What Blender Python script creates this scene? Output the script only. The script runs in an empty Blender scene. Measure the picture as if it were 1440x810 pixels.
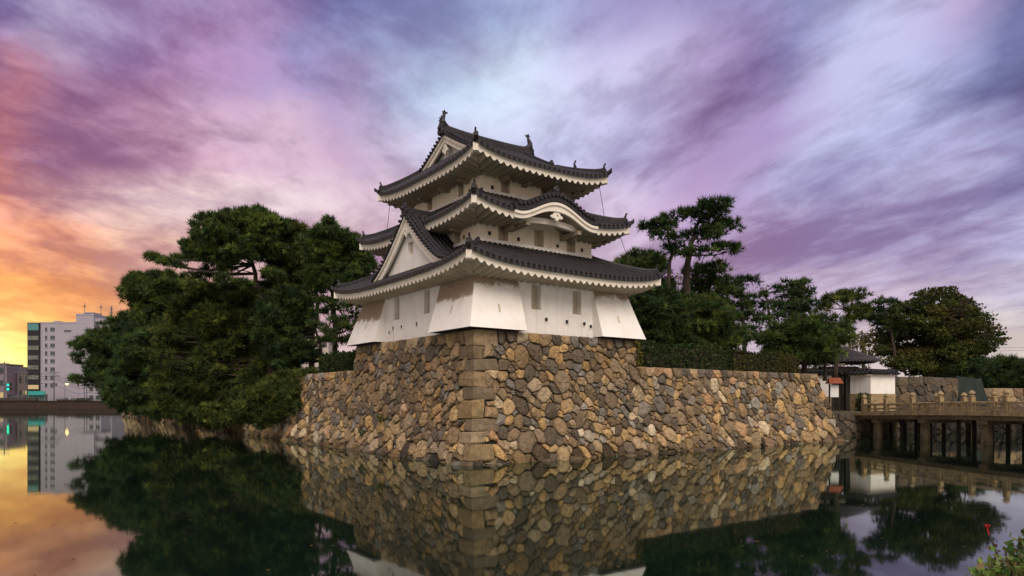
import bpy, math, random
import numpy as np
from mathutils import Vector, Matrix

# ------------------------------------------------------------------ camera, world, sun, exposure
sc = bpy.context.scene
col = sc.collection
F, YH, CAMZ = 970.0, 562.5, 3.0            # focal length (px at 1440 wide), horizon row, eye height over the water

cam_d = bpy.data.cameras.new('camera')
cam = bpy.data.objects.new('camera', cam_d)
col.objects.link(cam)
cam.location = (0, 0, CAMZ)
cam.rotation_euler = (math.pi / 2, 0, 0)
cam_d.sensor_width = 36
cam_d.lens = F / 1440 * 36
cam_d.shift_y = (YH - 405) / 1440
cam_d.clip_start = 0.1
cam_d.clip_end = 9000
sc.camera = cam

sc.view_settings.view_transform = 'Standard'
sc.view_settings.look = 'None'
sc.view_settings.gamma = 1
sc.view_settings.exposure = 0
sc.view_settings.use_curve_mapping = False
sc.cycles.use_denoising = True
sc.cycles.max_bounces = 6
sc.cycles.diffuse_bounces = 3
sc.cycles.glossy_bounces = 3
sc.cycles.transmission_bounces = 2
sc.cycles.sample_clamp_indirect = 4

SUN_EL, SUN_AZ = math.radians(48), math.radians(166)     # azimuth from +Y towards +X


def s2l(c):
    return tuple((x / 255 / 12.92) if x / 255 <= 0.04045 else ((x / 255 + 0.055) / 1.055) ** 2.4 for x in c)


class NT:
    """small helper to wire node trees"""
    def __init__(s, tree):
        s.t = tree
        tree.nodes.clear()

    def n(s, typ, **kw):
        nd = s.t.nodes.new(typ)
        for k, v in kw.items():
            if k.startswith('i_'):
                key = k[2:]
                key = int(key) if key.isdigit() else key
                if isinstance(v, bpy.types.NodeSocket):
                    s.t.links.new(v, nd.inputs[key])
                else:
                    nd.inputs[key].default_value = v
            else:
                setattr(nd, k, v)
        return nd

    def math(s, op, a, b=0.0, clamp=False):
        nd = s.t.nodes.new('ShaderNodeMath')
        nd.operation = op
        nd.use_clamp = clamp
        for i, v in enumerate((a, b)):
            if isinstance(v, bpy.types.NodeSocket):
                s.t.links.new(v, nd.inputs[i])
            else:
                nd.inputs[i].default_value = v
        return nd.outputs[0]

    def mix(s, f, a, b, blend='MIX'):
        nd = s.t.nodes.new('ShaderNodeMix')
        nd.data_type = 'RGBA'
        nd.blend_type = blend
        for k, v in ((0, f), (6, a), (7, b)):
            if isinstance(v, bpy.types.NodeSocket):
                s.t.links.new(v, nd.inputs[k])
            else:
                nd.inputs[k].default_value = (*v, 1) if (k > 0 and len(v) == 3) else v
        return nd.outputs[2]

    def ramp(s, f, stops, interp='LINEAR'):
        nd = s.t.nodes.new('ShaderNodeValToRGB')
        cr = nd.color_ramp
        cr.interpolation = interp
        while len(cr.elements) < len(stops):
            cr.elements.new(0.5)
        for i, (p, c) in enumerate(sorted(stops, key=lambda q: q[0])):
            cr.elements[i].position = p
            cr.elements[i].color = (*c, 1) if len(c) == 3 else c
        s.t.links.new(f, nd.inputs[0])
        return nd.outputs[0]

    def maprange(s, v, a, b, c, d, smooth=False):
        nd = s.t.nodes.new('ShaderNodeMapRange')
        if smooth:
            nd.interpolation_type = 'SMOOTHSTEP'
        s.t.links.new(v, nd.inputs[0])
        for i, x in enumerate((a, b, c, d)):
            nd.inputs[i + 1].default_value = x
        return nd.outputs[0]

    def noise(s, vec, scale, detail=4, rough=0.55, dist=0.0):
        nd = s.t.nodes.new('ShaderNodeTexNoise')
        nd.inputs['Scale'].default_value = scale
        nd.inputs['Detail'].default_value = detail
        nd.inputs['Roughness'].default_value = rough
        nd.inputs['Distortion'].default_value = dist
        if vec is not None:
            s.t.links.new(vec, nd.inputs['Vector'])
        return nd

    def link(s, a, b):
        s.t.links.new(a, b)


# --- sunset sky: cloud colours laid out by compass direction and elevation
SKY_X = [-150, 0, 100, 200, 300, 400, 500, 600, 720, 850, 1000, 1100, 1200, 1320, 1440, 1600]
SKY_Y = [-250, 15, 100, 200, 300, 400, 470, 555]
SKY = [
    # far above the frame
    [(130, 115, 170)] * 3 + [(135, 130, 185)] * 3 + [(135, 150, 205)] * 3 + [(130, 125, 180)] * 4 + [(120, 125, 180)] * 3,
    [(118, 100, 155), (122, 106, 160), (185, 180, 212), (165, 145, 195), (150, 108, 168), (112, 122, 188), (118, 148, 208), (135, 165, 218), (142, 158, 212), (132, 118, 176), (116, 106, 164), (140, 152, 208), (160, 165, 212), (168, 142, 190), (84, 84, 138), (80, 82, 135)],
    [(150, 108, 140), (165, 116, 144), (128, 100, 158), (150, 112, 165), (168, 122, 170), (138, 122, 182), (140, 118, 176), (142, 165, 216), (172, 196, 232), (176, 168, 212), (142, 108, 166), (120, 108, 168), (184, 182, 218), (136, 142, 196), (92, 96, 152), (90, 92, 146)],
    [(205, 135, 120), (216, 142, 124), (184, 134, 150), (166, 122, 160), (192, 152, 178), (190, 160, 190), (160, 128, 174), (172, 168, 210), (168, 182, 224), (166, 160, 208), (146, 112, 166), (150, 122, 176), (160, 162, 210), (164, 164, 210), (116, 116, 172), (110, 112, 168)],
    [(226, 150, 104), (224, 152, 118), (206, 146, 134), (224, 200, 194), (216, 202, 208), (200, 184, 200), (184, 158, 186), (190, 162, 192), (178, 162, 196), (192, 164, 196), (166, 128, 174), (158, 138, 186), (150, 152, 204), (144, 132, 184), (160, 156, 206), (150, 150, 200)],
    [(242, 160, 84), (240, 160, 88), (230, 152, 96), (214, 150, 116), (200, 152, 146), (196, 160, 176), (196, 165, 188), (190, 160, 186), (190, 160, 186), (188, 156, 184), (180, 150, 184), (172, 142, 182), (178, 150, 186), (172, 150, 190), (176, 164, 200), (170, 160, 200)],
    [(255, 222, 130), (255, 232, 150), (248, 186, 84), (232, 166, 100), (225, 165, 130), (215, 170, 160), (210, 175, 180), (206, 176, 188), (204, 176, 190), (200, 174, 190), (192, 168, 190), (190, 166, 190), (200, 176, 190), (212, 194, 190), (220, 206, 192), (214, 200, 190)],
    [(255, 215, 120), (255, 224, 140), (255, 205, 120), (250, 190, 110), (240, 185, 140), (230, 185, 165), (222, 188, 182), (220, 190, 190), (218, 190, 192), (214, 190, 192), (212, 188, 192), (212, 188, 192), (214, 192, 192), (216, 198, 192), (222, 208, 194), (218, 204, 194)],
]
SKY_L = np.array([[s2l(c) for c in r] for r in SKY])
SKY_L[6:, :3] *= np.array([1.5, 1.4, 1.15])
SKY_L[2:6, 1:9] *= np.array([1.07, 1.0, 0.95])
SKY_L[1:6, 9:] *= np.array([0.95, 0.95, 1.02])
_lum = SKY_L.mean(2, keepdims=True)
SKY_L = (_lum + (SKY_L - _lum) * np.array([0.98, 0.98, 0.95, 0.90, 0.85, 0.82, 0.80, 0.78, 0.74, 0.74, 0.76, 0.76, 0.76, 0.76, 0.76, 0.76])[None, :, None]) * 1.1


def sky_at(az, tel):
    x = 720 + F * math.tan(az)
    y = YH - tel * math.hypot(F, x - 720)
    x = min(max(x, SKY_X[0]), SKY_X[-1])
    y = min(max(y, SKY_Y[0]), SKY_Y[-1])
    j = max(k for k in range(len(SKY_X) - 1) if SKY_X[k] <= x)
    i = max(k for k in range(len(SKY_Y) - 1) if SKY_Y[k] <= y)
    a = (x - SKY_X[j]) / (SKY_X[j + 1] - SKY_X[j])
    b = (y - SKY_Y[i]) / (SKY_Y[i + 1] - SKY_Y[i])
    t = SKY_L
    return (t[i, j] * (1 - a) + t[i, j + 1] * a) * (1 - b) + (t[i + 1, j] * (1 - a) + t[i + 1, j + 1] * a) * b


world = bpy.data.worlds.new('World')
sc.world = world
world.use_nodes = True
w = NT(world.node_tree)
tc = w.n('ShaderNodeTexCoord')
sep = w.n('ShaderNodeSeparateXYZ', i_0=tc.outputs['Generated'])
dx, dy, dz = sep.outputs
hz = w.math('MAXIMUM', w.math('ABSOLUTE', dz), 0.03)
# cloud layer: direction projected on a flat ceiling, streaks run away along +Y
cx_ = w.math('DIVIDE', dx, w.math('ADD', hz, 0.22))
cy_ = w.math('DIVIDE', dy, w.math('ADD', hz, 0.22))


def streak(ax, ay, along, cross):
    """ceiling coordinates squeezed so that clouds run along (ax, ay)"""
    a = w.math('ADD', w.math('MULTIPLY', cx_, ax * along), w.math('MULTIPLY', cy_, ay * along))
    b = w.math('ADD', w.math('MULTIPLY', cx_, -ay * cross), w.math('MULTIPLY', cy_, ax * cross))
    return w.n('ShaderNodeCombineXYZ', i_0=a, i_1=b, i_2=0.0).outputs[0]


lr = w.maprange(w.math('ARCTAN2', dx, dy), -0.40, 0.25, 0, 1, True)
ceil_l, ceil_r = streak(0.50, 0.87, 0.85, 1.0), streak(-0.45, 0.89, 0.62, 1.05)


def two(scale, det, rough, dist):
    return w.mix(lr, w.noise(ceil_l, scale, det, rough, dist).outputs['Color'], w.noise(ceil_r, scale, det, rough, dist).outputs['Color'])


wsep = w.n('ShaderNodeSeparateColor', i_0=two(1.7, 8, 0.56, 0.25))
horiz = w.math('SQRT', w.math('ADD', w.math('MULTIPLY', dx, dx), w.math('MULTIPLY', dy, dy)))
tel = w.math('DIVIDE', w.math('ABSOLUTE', dz), w.math('MAXIMUM', horiz, 0.02))
az = w.math('ARCTAN2', dx, dy)
amp = w.maprange(tel, 0.0, 0.3, 0.25, 1.0)
az_w = w.math('ADD', az, w.math('MULTIPLY', w.math('MULTIPLY', w.math('SUBTRACT', wsep.outputs[0], 0.5), 0.40), amp))
tel_w = w.math('ADD', tel, w.math('MULTIPLY', w.math('MULTIPLY', w.math('SUBTRACT', wsep.outputs[1], 0.5), 0.30), amp))
azn = w.math('ADD', w.math('DIVIDE', az_w, 2 * math.pi), 0.5)
TELS = [0.0, 0.07, 0.13, 0.2, 0.28, 0.37, 0.47, 0.58, 0.85]
BACK_HI, BACK_LO = (0.62, 0.56, 0.58), (0.82, 0.66, 0.54)      # the sky behind the photographer
acc = None
fr_az = np.linspace(-0.84, 0.84, 26)
for k, te in enumerate(TELS):
    stops = []
    q = min(1, te / 0.6)
    bc = tuple(BACK_LO[i] * (1 - q) + BACK_HI[i] * q for i in range(3))
    for a in fr_az:
        stops.append((a / (2 * math.pi) + 0.5, tuple(sky_at(a, te))))
    for p in (0.02, 0.12, 0.24):
        stops.append((p, bc)); stops.append((1 - p, bc))
    c = w.ramp(azn, stops)
    if acc is None:
        acc = c
    else:
        f = w.maprange(tel_w, TELS[k - 1], te, 0, 1, True)
        acc = w.mix(f, acc, c)
# zenith
acc = w.mix(w.maprange(tel_w, 0.9, 2.2, 0, 1, True), acc, (0.42, 0.42, 0.68))
# cloud relief: bright thin gaps and darker bellies
d1 = w.n('ShaderNodeSeparateColor', i_0=two(1.9, 10, 0.58, 0.3)).outputs[2]
d2 = w.n('ShaderNodeSeparateColor', i_0=two(8.0, 8, 0.62, 0.4)).outputs[1]
rel = w.math('ADD', w.math('MULTIPLY', d1, 0.72), w.math('MULTIPLY', d2, 0.28))
rel = w.maprange(rel, 0.40, 0.61, 0.0, 1.0, True)
relc = w.ramp(rel, [(0.0, (0.66, 0.51, 0.63)), (0.38, (0.98, 0.90, 0.93)), (0.64, (1.16, 1.15, 1.09)), (1.0, (1.56, 1.58, 1.46))])
relamp = w.maprange(tel, 0.02, 0.20, 0.2, 0.9)
acc = w.mix(relamp, acc, w.mix(1.0, acc, relc, 'MULTIPLY'))
bg_cloud = w.n('ShaderNodeBackground', i_0=acc, i_1=1.0)
nish = w.n('ShaderNodeTexSky')
nish.sky_type = 'NISHITA'
nish.sun_disc = False
nish.sun_elevation = SUN_EL
nish.sun_rotation = SUN_AZ
bg_sky = w.n('ShaderNodeBackground', i_0=nish.outputs[0], i_1=0.05)
mixs = w.n('ShaderNodeMixShader', i_0=0.94, i_1=bg_sky.outputs[0], i_2=bg_cloud.outputs[0])
w.n('ShaderNodeOutputWorld', i_0=mixs.outputs[0])
world.cycles.sampling_method = 'MANUAL'
world.cycles.sample_map_resolution = 512

sun_d = bpy.data.lights.new('sun', 'SUN')
sun_d.energy = 3.1
sun_d.angle = math.radians(44)
sun_d.color = (1.0, 0.87, 0.74)
sun = bpy.data.objects.new('sun', sun_d)
col.objects.link(sun)
sd = Vector((math.sin(SUN_AZ) * math.cos(SUN_EL), math.cos(SUN_AZ) * math.cos(SUN_EL), math.sin(SUN_EL)))
sun.rotation_euler = (-sd).to_track_quat('-Z', 'Y').to_euler()
sun.location = (30, -30, 40)

# ------------------------------------------------------------------ helpers
R = random.Random(7)


def W(px, py, Y):
    """the point at depth Y seen at photo pixel (px, py)"""
    return Vector(((px - 720) / F * Y, Y, CAMZ + (YH - py) / F * Y))


def tag(o, label=None, cat=None, group=None, kind=None):
    if label: o['label'] = label
    if cat: o['category'] = cat
    if group: o['group'] = group
    if kind: o['kind'] = kind
    return o


def empty(name, loc, rz=0.0, label=None, cat=None, group=None):
    o = bpy.data.objects.new(name, None)
    col.objects.link(o)
    o.location = loc
    o.rotation_euler = (0, 0, rz)
    o.empty_display_size = 0.3
    return tag(o, label, cat, group)


class MB:
    """collects polygons; build() links them as one mesh object"""
    def __init__(s):
        s.v, s.f, s.m, s.c = [], [], [], []
        s.cur = 0
        s.col = None

    def V(s, p):
        s.v.append(tuple(p)); s.c.append(s.col or (1, 1, 1)); return len(s.v) - 1

    def face(s, ids):
        s.f.append(tuple(ids)); s.m.append(s.cur)

    def poly(s, pts):
        s.face([s.V(p) for p in pts])

    def grid(s, rows, closed=False):
        ids = [[s.V(p) for p in r] for r in rows]
        for i in range(len(ids) - 1):
            n = len(ids[i])
            for j in range(n if closed else n - 1):
                k = (j + 1) % n
                s.face((ids[i][j], ids[i][k], ids[i + 1][k], ids[i + 1][j]))
        return ids

    def hexa(s, p):
        """8 points: bottom ring 0-3, top ring 4-7"""
        i = [s.V(q) for q in p]
        for f in ((3, 2, 1, 0), (4, 5, 6, 7), (0, 1, 5, 4), (1, 2, 6, 5), (2, 3, 7, 6), (3, 0, 4, 7)):
            s.face([i[k] for k in f])

    def box(s, x0, x1, y0, y1, z0, z1):
        s.hexa([(x0, y0, z0), (x1, y0, z0), (x1, y1, z0), (x0, y1, z0), (x0, y0, z1), (x1, y0, z1), (x1, y1, z1), (x0, y1, z1)])

    def tube(s, pts, rad, n=8, caps=True):
        pts = [Vector(p) for p in pts]
        rad = rad if isinstance(rad, (list, tuple)) else [rad] * len(pts)
        rings = []
        ref = None
        for i, p in enumerate(pts):
            d = (pts[min(i + 1, len(pts) - 1)] - pts[max(i - 1, 0)]).normalized()
            if ref is None:
                ref = Vector((1, 0, 0)) if abs(d.x) < 0.8 else Vector((0, 1, 0))
            a = (ref - d * ref.dot(d)).normalized()
            b = d.cross(a)
            ref = a
            rings.append([p + (a * math.cos(2 * math.pi * k / n) + b * math.sin(2 * math.pi * k / n)) * rad[i] for k in range(n)])
        ids = s.grid(rings, True)
        if caps:
            s.face(ids[0][::-1]); s.face(ids[-1])

    def sweep(s, pts, prof, up=Vector((0, 0, 1))):
        """closed profile [(side, up)] swept along pts, profile kept upright"""
        pts = [Vector(p) for p in pts]
        rows = []
        for i, p in enumerate(pts):
            d = pts[min(i + 1, len(pts) - 1)] - pts[max(i - 1, 0)]
            d.z = 0
            d = d.normalized() if d.length > 1e-6 else Vector((1, 0, 0))
            sd_ = Vector((d.y, -d.x, 0))
            rows.append([p + sd_ * a + up * b for a, b in prof])
        ids = s.grid(rows, True)
        s.face(ids[0][::-1]); s.face(ids[-1])

    def lathe(s, c, prof, n=12):
        rows = [[(c[0] + r * math.cos(2 * math.pi * k / n), c[1] + r * math.sin(2 * math.pi * k / n), c[2] + z) for k in range(n)] for r, z in prof]
        ids = s.grid(rows, True)
        s.face(ids[0][::-1]); s.face(ids[-1])

    def build(s, name, mats, parent=None, smooth=False, colors=False, off=(0, 0, 0), loc=None):
        me = bpy.data.meshes.new(name)
        v = np.array(s.v, float).reshape(-1, 3) - np.array(off)
        me.from_pydata(v.tolist(), [], s.f)
        mats = mats if isinstance(mats, (list, tuple)) else [mats]
        for m in mats: me.materials.append(m)
        if len(mats) > 1:
            me.polygons.foreach_set('material_index', s.m)
        if smooth:
            me.polygons.foreach_set('use_smooth', [True] * len(me.polygons))
        if colors:
            a = me.color_attributes.new('col', 'FLOAT_COLOR', 'POINT')
            a.data.foreach_set('color', np.c_[np.array(s.c, float), np.ones(len(s.c))].ravel())
        me.update()
        o = bpy.data.objects.new(name, me)
        col.objects.link(o)
        if parent: o.parent = parent
        if loc is not None: o.location = loc
        return o


# ------------------------------------------------------------------ materials
def mat(name, base, rough=0.8, var=0.25, vscale=3.0, bump=0.0, bscale=20.0, attr=False, spec=0.3, second=None, sscale=1.0, slo=0.5, shi=0.62, metallic=0.0, streak=None):
    m = bpy.data.materials.new(name)
    m.use_nodes = True
    t = NT(m.node_tree)
    tc = t.n('ShaderNodeTexCoord').outputs['Object']
    nz = t.noise(tc, vscale, 5, 0.6).outputs[0]
    f = t.maprange(nz, 0.25, 0.75, 1 - var, 1 + var)
    if attr:
        c = t.n('ShaderNodeAttribute', attribute_name='col').outputs['Color']
        c = t.mix(1.0, c, (*base, 1), 'MULTIPLY')
    else:
        c = t.n('ShaderNodeRGB').outputs[0]
        c.default_value = (*base, 1)
    cv = t.n('ShaderNodeCombineColor', i_0=f, i_1=f, i_2=f).outputs[0]
    c = t.mix(1.0, c, cv, 'MULTIPLY')
    if second:
        n2 = t.noise(tc, sscale, 6, 0.65, 0.3).outputs[0]
        c = t.mix(t.maprange(n2, slo, shi, 0, 0.8, True), c, second)
    if streak:                                       # rain streaks running down the face
        mp = t.n('ShaderNodeMapping', i_0=tc)
        mp.inputs['Scale'].default_value = (3.2, 3.2, 0.22)
        n4 = t.noise(mp.outputs[0], 1.6, 7, 0.62, 0.2).outputs[0]
        c = t.mix(t.maprange(n4, 0.50, 0.74, 0, 0.42, True), c, streak)
    b = t.n('ShaderNodeBsdfPrincipled', i_Roughness=rough, i_Metallic=metallic)
    b.inputs['Specular IOR Level'].default_value = spec
    t.link(c, b.inputs['Base Color'])
    if bump:
        n3 = t.noise(tc, bscale, 6, 0.65).outputs[0]
        bp = t.n('ShaderNodeBump', i_Strength=bump, i_Distance=0.05, i_Height=n3)
        t.link(bp.outputs[0], b.inputs['Normal'])
    t.n('ShaderNodeOutputMaterial', i_0=b.outputs[0])
    return m


def emis(name, c, s):
    m = bpy.data.materials.new(name)
    m.use_nodes = True
    t = NT(m.node_tree)
    e = t.n('ShaderNodeEmission', i_0=(*c, 1), i_1=s)
    t.n('ShaderNodeOutputMaterial', i_0=e.outputs[0])
    return m


def leafmat(name, base, trans=0.25):
    m = bpy.data.materials.new(name)
    m.use_nodes = True
    t = NT(m.node_tree)
    c = t.n('ShaderNodeAttribute', attribute_name='col').outputs['Color']
    c = t.mix(1.0, c, (*base, 1), 'MULTIPLY')
    d = t.n('ShaderNodeBsdfPrincipled', i_Roughness=0.75)
    d.inputs['Specular IOR Level'].default_value = 0.15
    t.link(c, d.inputs['Base Color'])
    tr = t.n('ShaderNodeBsdfTranslucent', i_0=c)
    mx = t.n('ShaderNodeMixShader', i_0=trans, i_1=d.outputs[0], i_2=tr.outputs[0])
    t.n('ShaderNodeOutputMaterial', i_0=mx.outputs[0])
    return m


M = {}
M['stone'] = mat('fieldstone', (1, 1, 1), 0.85, 0.38, 5.0, 0.7, 14.0, attr=True, spec=0.25, second=(0.10, 0.075, 0.05), sscale=1.3, slo=0.52, shi=0.75)
M['gap'] = mat('dark_earth', (0.022, 0.019, 0.014), 0.95, 0.3)
M['tile'] = mat('roof_tile', (0.016, 0.0145, 0.0165), 0.55, 0.45, 2.5, 0.2, 30, spec=0.4, second=(0.10, 0.095, 0.10), sscale=5.0, slo=0.55, shi=0.78)
M['plaster'] = mat('lime_plaster', (0.80, 0.775, 0.74), 0.9, 0.07, 1.6, 0.15, 25, spec=0.15, second=(0.62, 0.57, 0.49), sscale=0.9, slo=0.56, shi=0.85, streak=(0.50, 0.455, 0.39))
M['trim'] = mat('eave_plaster', (0.74, 0.69, 0.60), 0.9, 0.10, 2.0, 0.1, 25, spec=0.15, second=(0.45, 0.38, 0.29), sscale=2.2, slo=0.58, shi=0.85)
M['soffit'] = mat('aged_shaded_soffit', (0.34, 0.285, 0.21), 0.95, 0.2, 1.2, spec=0.1)  # aged plaster, darkened further to put the eave shade into the colour
M['cream'] = mat('cream_plaster', (0.80, 0.72, 0.575), 0.9, 0.07, 1.6, 0.15, 25, spec=0.15, second=(0.58, 0.50, 0.38), sscale=0.9, slo=0.56, shi=0.85, streak=(0.46, 0.39, 0.29))
M['tile_slope'] = mat('roof_tile_rows', (1, 1, 1), 0.6, 0.4, 2.5, attr=True, spec=0.35)
M['shutter'] = mat('shutter_board', (0.50, 0.43, 0.33), 0.85, 0.15, 6)
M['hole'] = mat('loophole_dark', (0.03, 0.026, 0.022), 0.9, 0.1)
M['bark'] = mat('pine_bark', (0.045, 0.033, 0.025), 0.95, 0.35, 6, 0.6, 18)
M['darkwood'] = mat('dark_timber', (0.022, 0.018, 0.015), 0.8, 0.3, 4)
M['granite'] = mat('bridge_granite', (0.31, 0.23, 0.125), 0.85, 0.35, 3, 0.4, 30, second=(0.12, 0.095, 0.058), sscale=2.4, slo=0.48, shi=0.68, streak=(0.10, 0.08, 0.052))
M['granite_dark'] = mat('shaded_granite', (0.125, 0.092, 0.052), 0.9, 0.35, 3, 0.4, 30, second=(0.05, 0.04, 0.028), sscale=2.0, slo=0.45, shi=0.65, streak=(0.045, 0.037, 0.026))  # granite copy darkened for shade under the deck, with rain streaks
M['pine'] = leafmat('pine_needles', (1, 1, 1), 0.25)
M['leaf'] = leafmat('broad_leaves', (1, 1, 1), 0.3)
M['concrete'] = mat('pale_wall_panel', (0.30, 0.28, 0.325), 0.8, 0.06, 0.3)
M['darkpanel'] = mat('dark_cladding', (0.018, 0.018, 0.022), 0.5, 0.2, 1)
M['glass'] = mat('window_glass', (0.03, 0.045, 0.05), 0.12, 0.1, 1, spec=0.6)
M['bayglass'] = mat('bay_glass', (0.13, 0.14, 0.12), 0.15, 0.5, 0.4, spec=0.6)  # pale base colour stands in for sunset reflected in the panes
M['tealglass'] = mat('teal_glass', (0.06, 0.20, 0.20), 0.15, 0.1, 1, spec=0.6)
M['steel'] = mat('grey_steel', (0.10, 0.10, 0.11), 0.6, 0.2, 3)
M['wire'] = mat('black_cable', (0.02, 0.02, 0.025), 0.6, 0.1)
M['grass'] = mat('castle_soil_grass', (0.045, 0.05, 0.022), 0.95, 0.35, 0.8, 0.4, 6)
M['earth'] = mat('bank_earth', (0.09, 0.075, 0.055), 0.95, 0.3, 0.5, 0.4, 4)
M['asphalt'] = mat('asphalt', (0.05, 0.05, 0.052), 0.9, 0.2, 0.4)
M['redwood'] = mat('rust_red_board', (0.23, 0.062, 0.028), 0.8, 0.2, 4)
M['tarp'] = mat('green_tarpaulin', (0.010, 0.018, 0.015), 0.6, 0.2, 1.5, 0.4, 3)
M['white'] = mat('white_paint', (0.75, 0.75, 0.75), 0.5, 0.05)
M['carpaint'] = mat('silver_car_paint', (0.5, 0.5, 0.52), 0.3, 0.05, spec=0.5)
M['rubber'] = mat('tyre_rubber', (0.02, 0.02, 0.02), 0.9, 0.1)
M['tealsheet'] = mat('teal_sheet', (0.04, 0.30, 0.28), 0.6, 0.1)
M['lamp'] = emis('lamp_warm', (1.0, 0.5, 0.12), 14)
M['green'] = emis('signal_green', (0.02, 0.9, 0.45), 3.0)
M['litwin'] = emis('lit_window', (1.0, 0.72, 0.35), 0.6)
M['red'] = mat('red_petal', (0.6, 0.02, 0.03), 0.6, 0.1)

# skirt plaster carries brown rain stains with a ragged lower edge
m = bpy.data.materials.new('stained_plaster'); m.use_nodes = True
t = NT(m.node_tree)
tco = t.n('ShaderNodeTexCoord').outputs['Object']
geo = t.n('ShaderNodeSeparateXYZ', i_0=tco)
n1 = t.noise(tco, 1.1, 6, 0.6).outputs[0]
n2 = t.noise(tco, 7.0, 5, 0.6).outputs[0]
st = t.n('ShaderNodeAttribute', attribute_name='col').outputs['Fac']     # how far down the stain reaches
e_ = t.math('ADD', t.math('MULTIPLY', t.math('SUBTRACT', n1, 0.5), 1.2), t.math('MULTIPLY', t.math('SUBTRACT', n2, 0.5), 0.35))
lvl = t.math('ADD', t.math('ADD', geo.outputs[2], e_), t.math('MULTIPLY', st, 1.5))
fs = t.maprange(lvl, 2.45, 2.72, 0, 0.9, True)
base = t.mix(t.maprange(n1, 0.4, 0.75, 0, 0.6, True), (0.80, 0.775, 0.74), (0.66, 0.61, 0.54))
cst = t.mix(t.maprange(n2, 0.3, 0.7, 0, 1), (0.20, 0.13, 0.075), (0.33, 0.24, 0.16))
b = t.n('ShaderNodeBsdfPrincipled', i_Roughness=0.9)
b.inputs['Specular IOR Level'].default_value = 0.15
t.link(t.mix(fs, base, cst), b.inputs['Base Color'])
t.n('ShaderNodeOutputMaterial', i_0=b.outputs[0])
M['stained'] = m

# water
m = bpy.data.materials.new('moat_water'); m.use_nodes = True
t = NT(m.node_tree)
tco = t.n('ShaderNodeTexCoord').outputs['Object']
mp = t.n('ShaderNodeMapping', i_0=tco)
mp.inputs['Scale'].default_value = (1.0, 0.55, 1.0)
r1 = t.noise(mp.outputs[0], 1.1, 3, 0.5, 0.2).outputs[0]
bp = t.n('ShaderNodeBump', i_Strength=0.06, i_Distance=0.02, i_Height=r1)
gl = t.n('ShaderNodeBsdfGlossy', i_0=(0.86, 0.93, 0.87, 1), i_Roughness=0.034)
t.link(bp.outputs[0], gl.inputs['Normal'])
df = t.n('ShaderNodeBsdfDiffuse', i_0=(0.004, 0.010, 0.0065, 1))
lw = t.n('ShaderNodeFresnel', i_IOR=1.33)
ff = t.maprange(lw.outputs[0], 0.2, 0.85, 0.28, 0.95)
mx = t.n('ShaderNodeMixShader', i_0=ff, i_1=df.outputs[0], i_2=gl.outputs[0])
t.n('ShaderNodeOutputMaterial', i_0=mx.outputs[0])
M['water'] = m

# ------------------------------------------------------------------ the lie of the land
HEAD = 0.936
C0 = (-1.43, 41.15)
RZ = math.pi / 2 - HEAD                       # local x = along the right-hand face, local y = along the left-hand face
UX, UY = math.sin(HEAD), math.cos(HEAD)


def L2W(u, v, z=0.0):
    return Vector((C0[0] + u * UX - v * UY, C0[1] + u * UY + v * UX, z))


def slab(name, pts, z0, z1, m_top, label=None):
    mb = MB()
    n = len(pts)
    top = [mb.V((p[0], p[1], z1)) for p in pts]
    bot = [mb.V((p[0], p[1], z0)) for p in pts]
    mb.face(top)
    for i in range(n):
        j = (i + 1) % n
        mb.face((bot[i], bot[j], top[j], top[i]))
    o = mb.build(name, m_top)
    o['kind'] = 'structure'
    return o


mb = MB(); mb.poly([(-5000, -300, -1.6), (5000, -300, -1.6), (5000, 7000, -1.6), (-5000, 7000, -1.6)])
tag(mb.build('ground', M['earth']), kind='structure')
mb = MB(); mb.poly([(-420, -60, 0), (260, -60, 0), (260, 300, 0), (-420, 300, 0)])
tag(mb.build('water', M['water']), kind='structure')
isl = [L2W(-4.6, -6.0), L2W(23.6, -6.0), L2W(23.6, 8), L2W(40, 22), L2W(40, 106), L2W(-4.6, 106)]
slab('castle_ground', isl, -1.5, 4.7, M['grass'])
slab('far_bank', [(-900, 250), (60, 250), (300, 320), (3000, 900), (3000, 6500), (-3500, 6500), (-3500, 250)], -1.5, 2.3, M['asphalt'])
slab('gate_ground', [(24.2, 58.9), (33.6, 60.2), (36, 64.3), (62, 70.0), (300, 80), (300, 330), (40, 330), (20, 66)], -1.5, 2.02, M['earth'])

# ------------------------------------------------------------------ stone facing
STONE_COLS = [((0.31, 0.222, 0.118), 5), ((0.37, 0.25, 0.115), 3.5), ((0.27, 0.20, 0.125), 4), ((0.25, 0.22, 0.175), 2), ((0.42, 0.34, 0.23), 1.5), ((0.17, 0.12, 0.07), 4), ((0.10, 0.08, 0.058), 2.5), ((0.33, 0.21, 0.12), 1.5)]
DARK_COLS = [((0.18, 0.13, 0.078), 5), ((0.24, 0.17, 0.095), 4), ((0.17, 0.15, 0.125), 3), ((0.115, 0.088, 0.062), 4), ((0.31, 0.235, 0.145), 1.5), ((0.29, 0.185, 0.08), 1)]


def pick(cols, rng):
    tot = sum(q for _, q in cols)
    x = rng.uniform(0, tot)
    for c, q in cols:
        x -= q
        if x <= 0: break
    k = rng.uniform(0.75, 1.25)
    h = rng.uniform(-0.05, 0.05)
    return tuple(min(0.6, ch * k * e) for ch, e in zip(c, (1 + h, 1, 1 - h * 1.5)))


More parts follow.
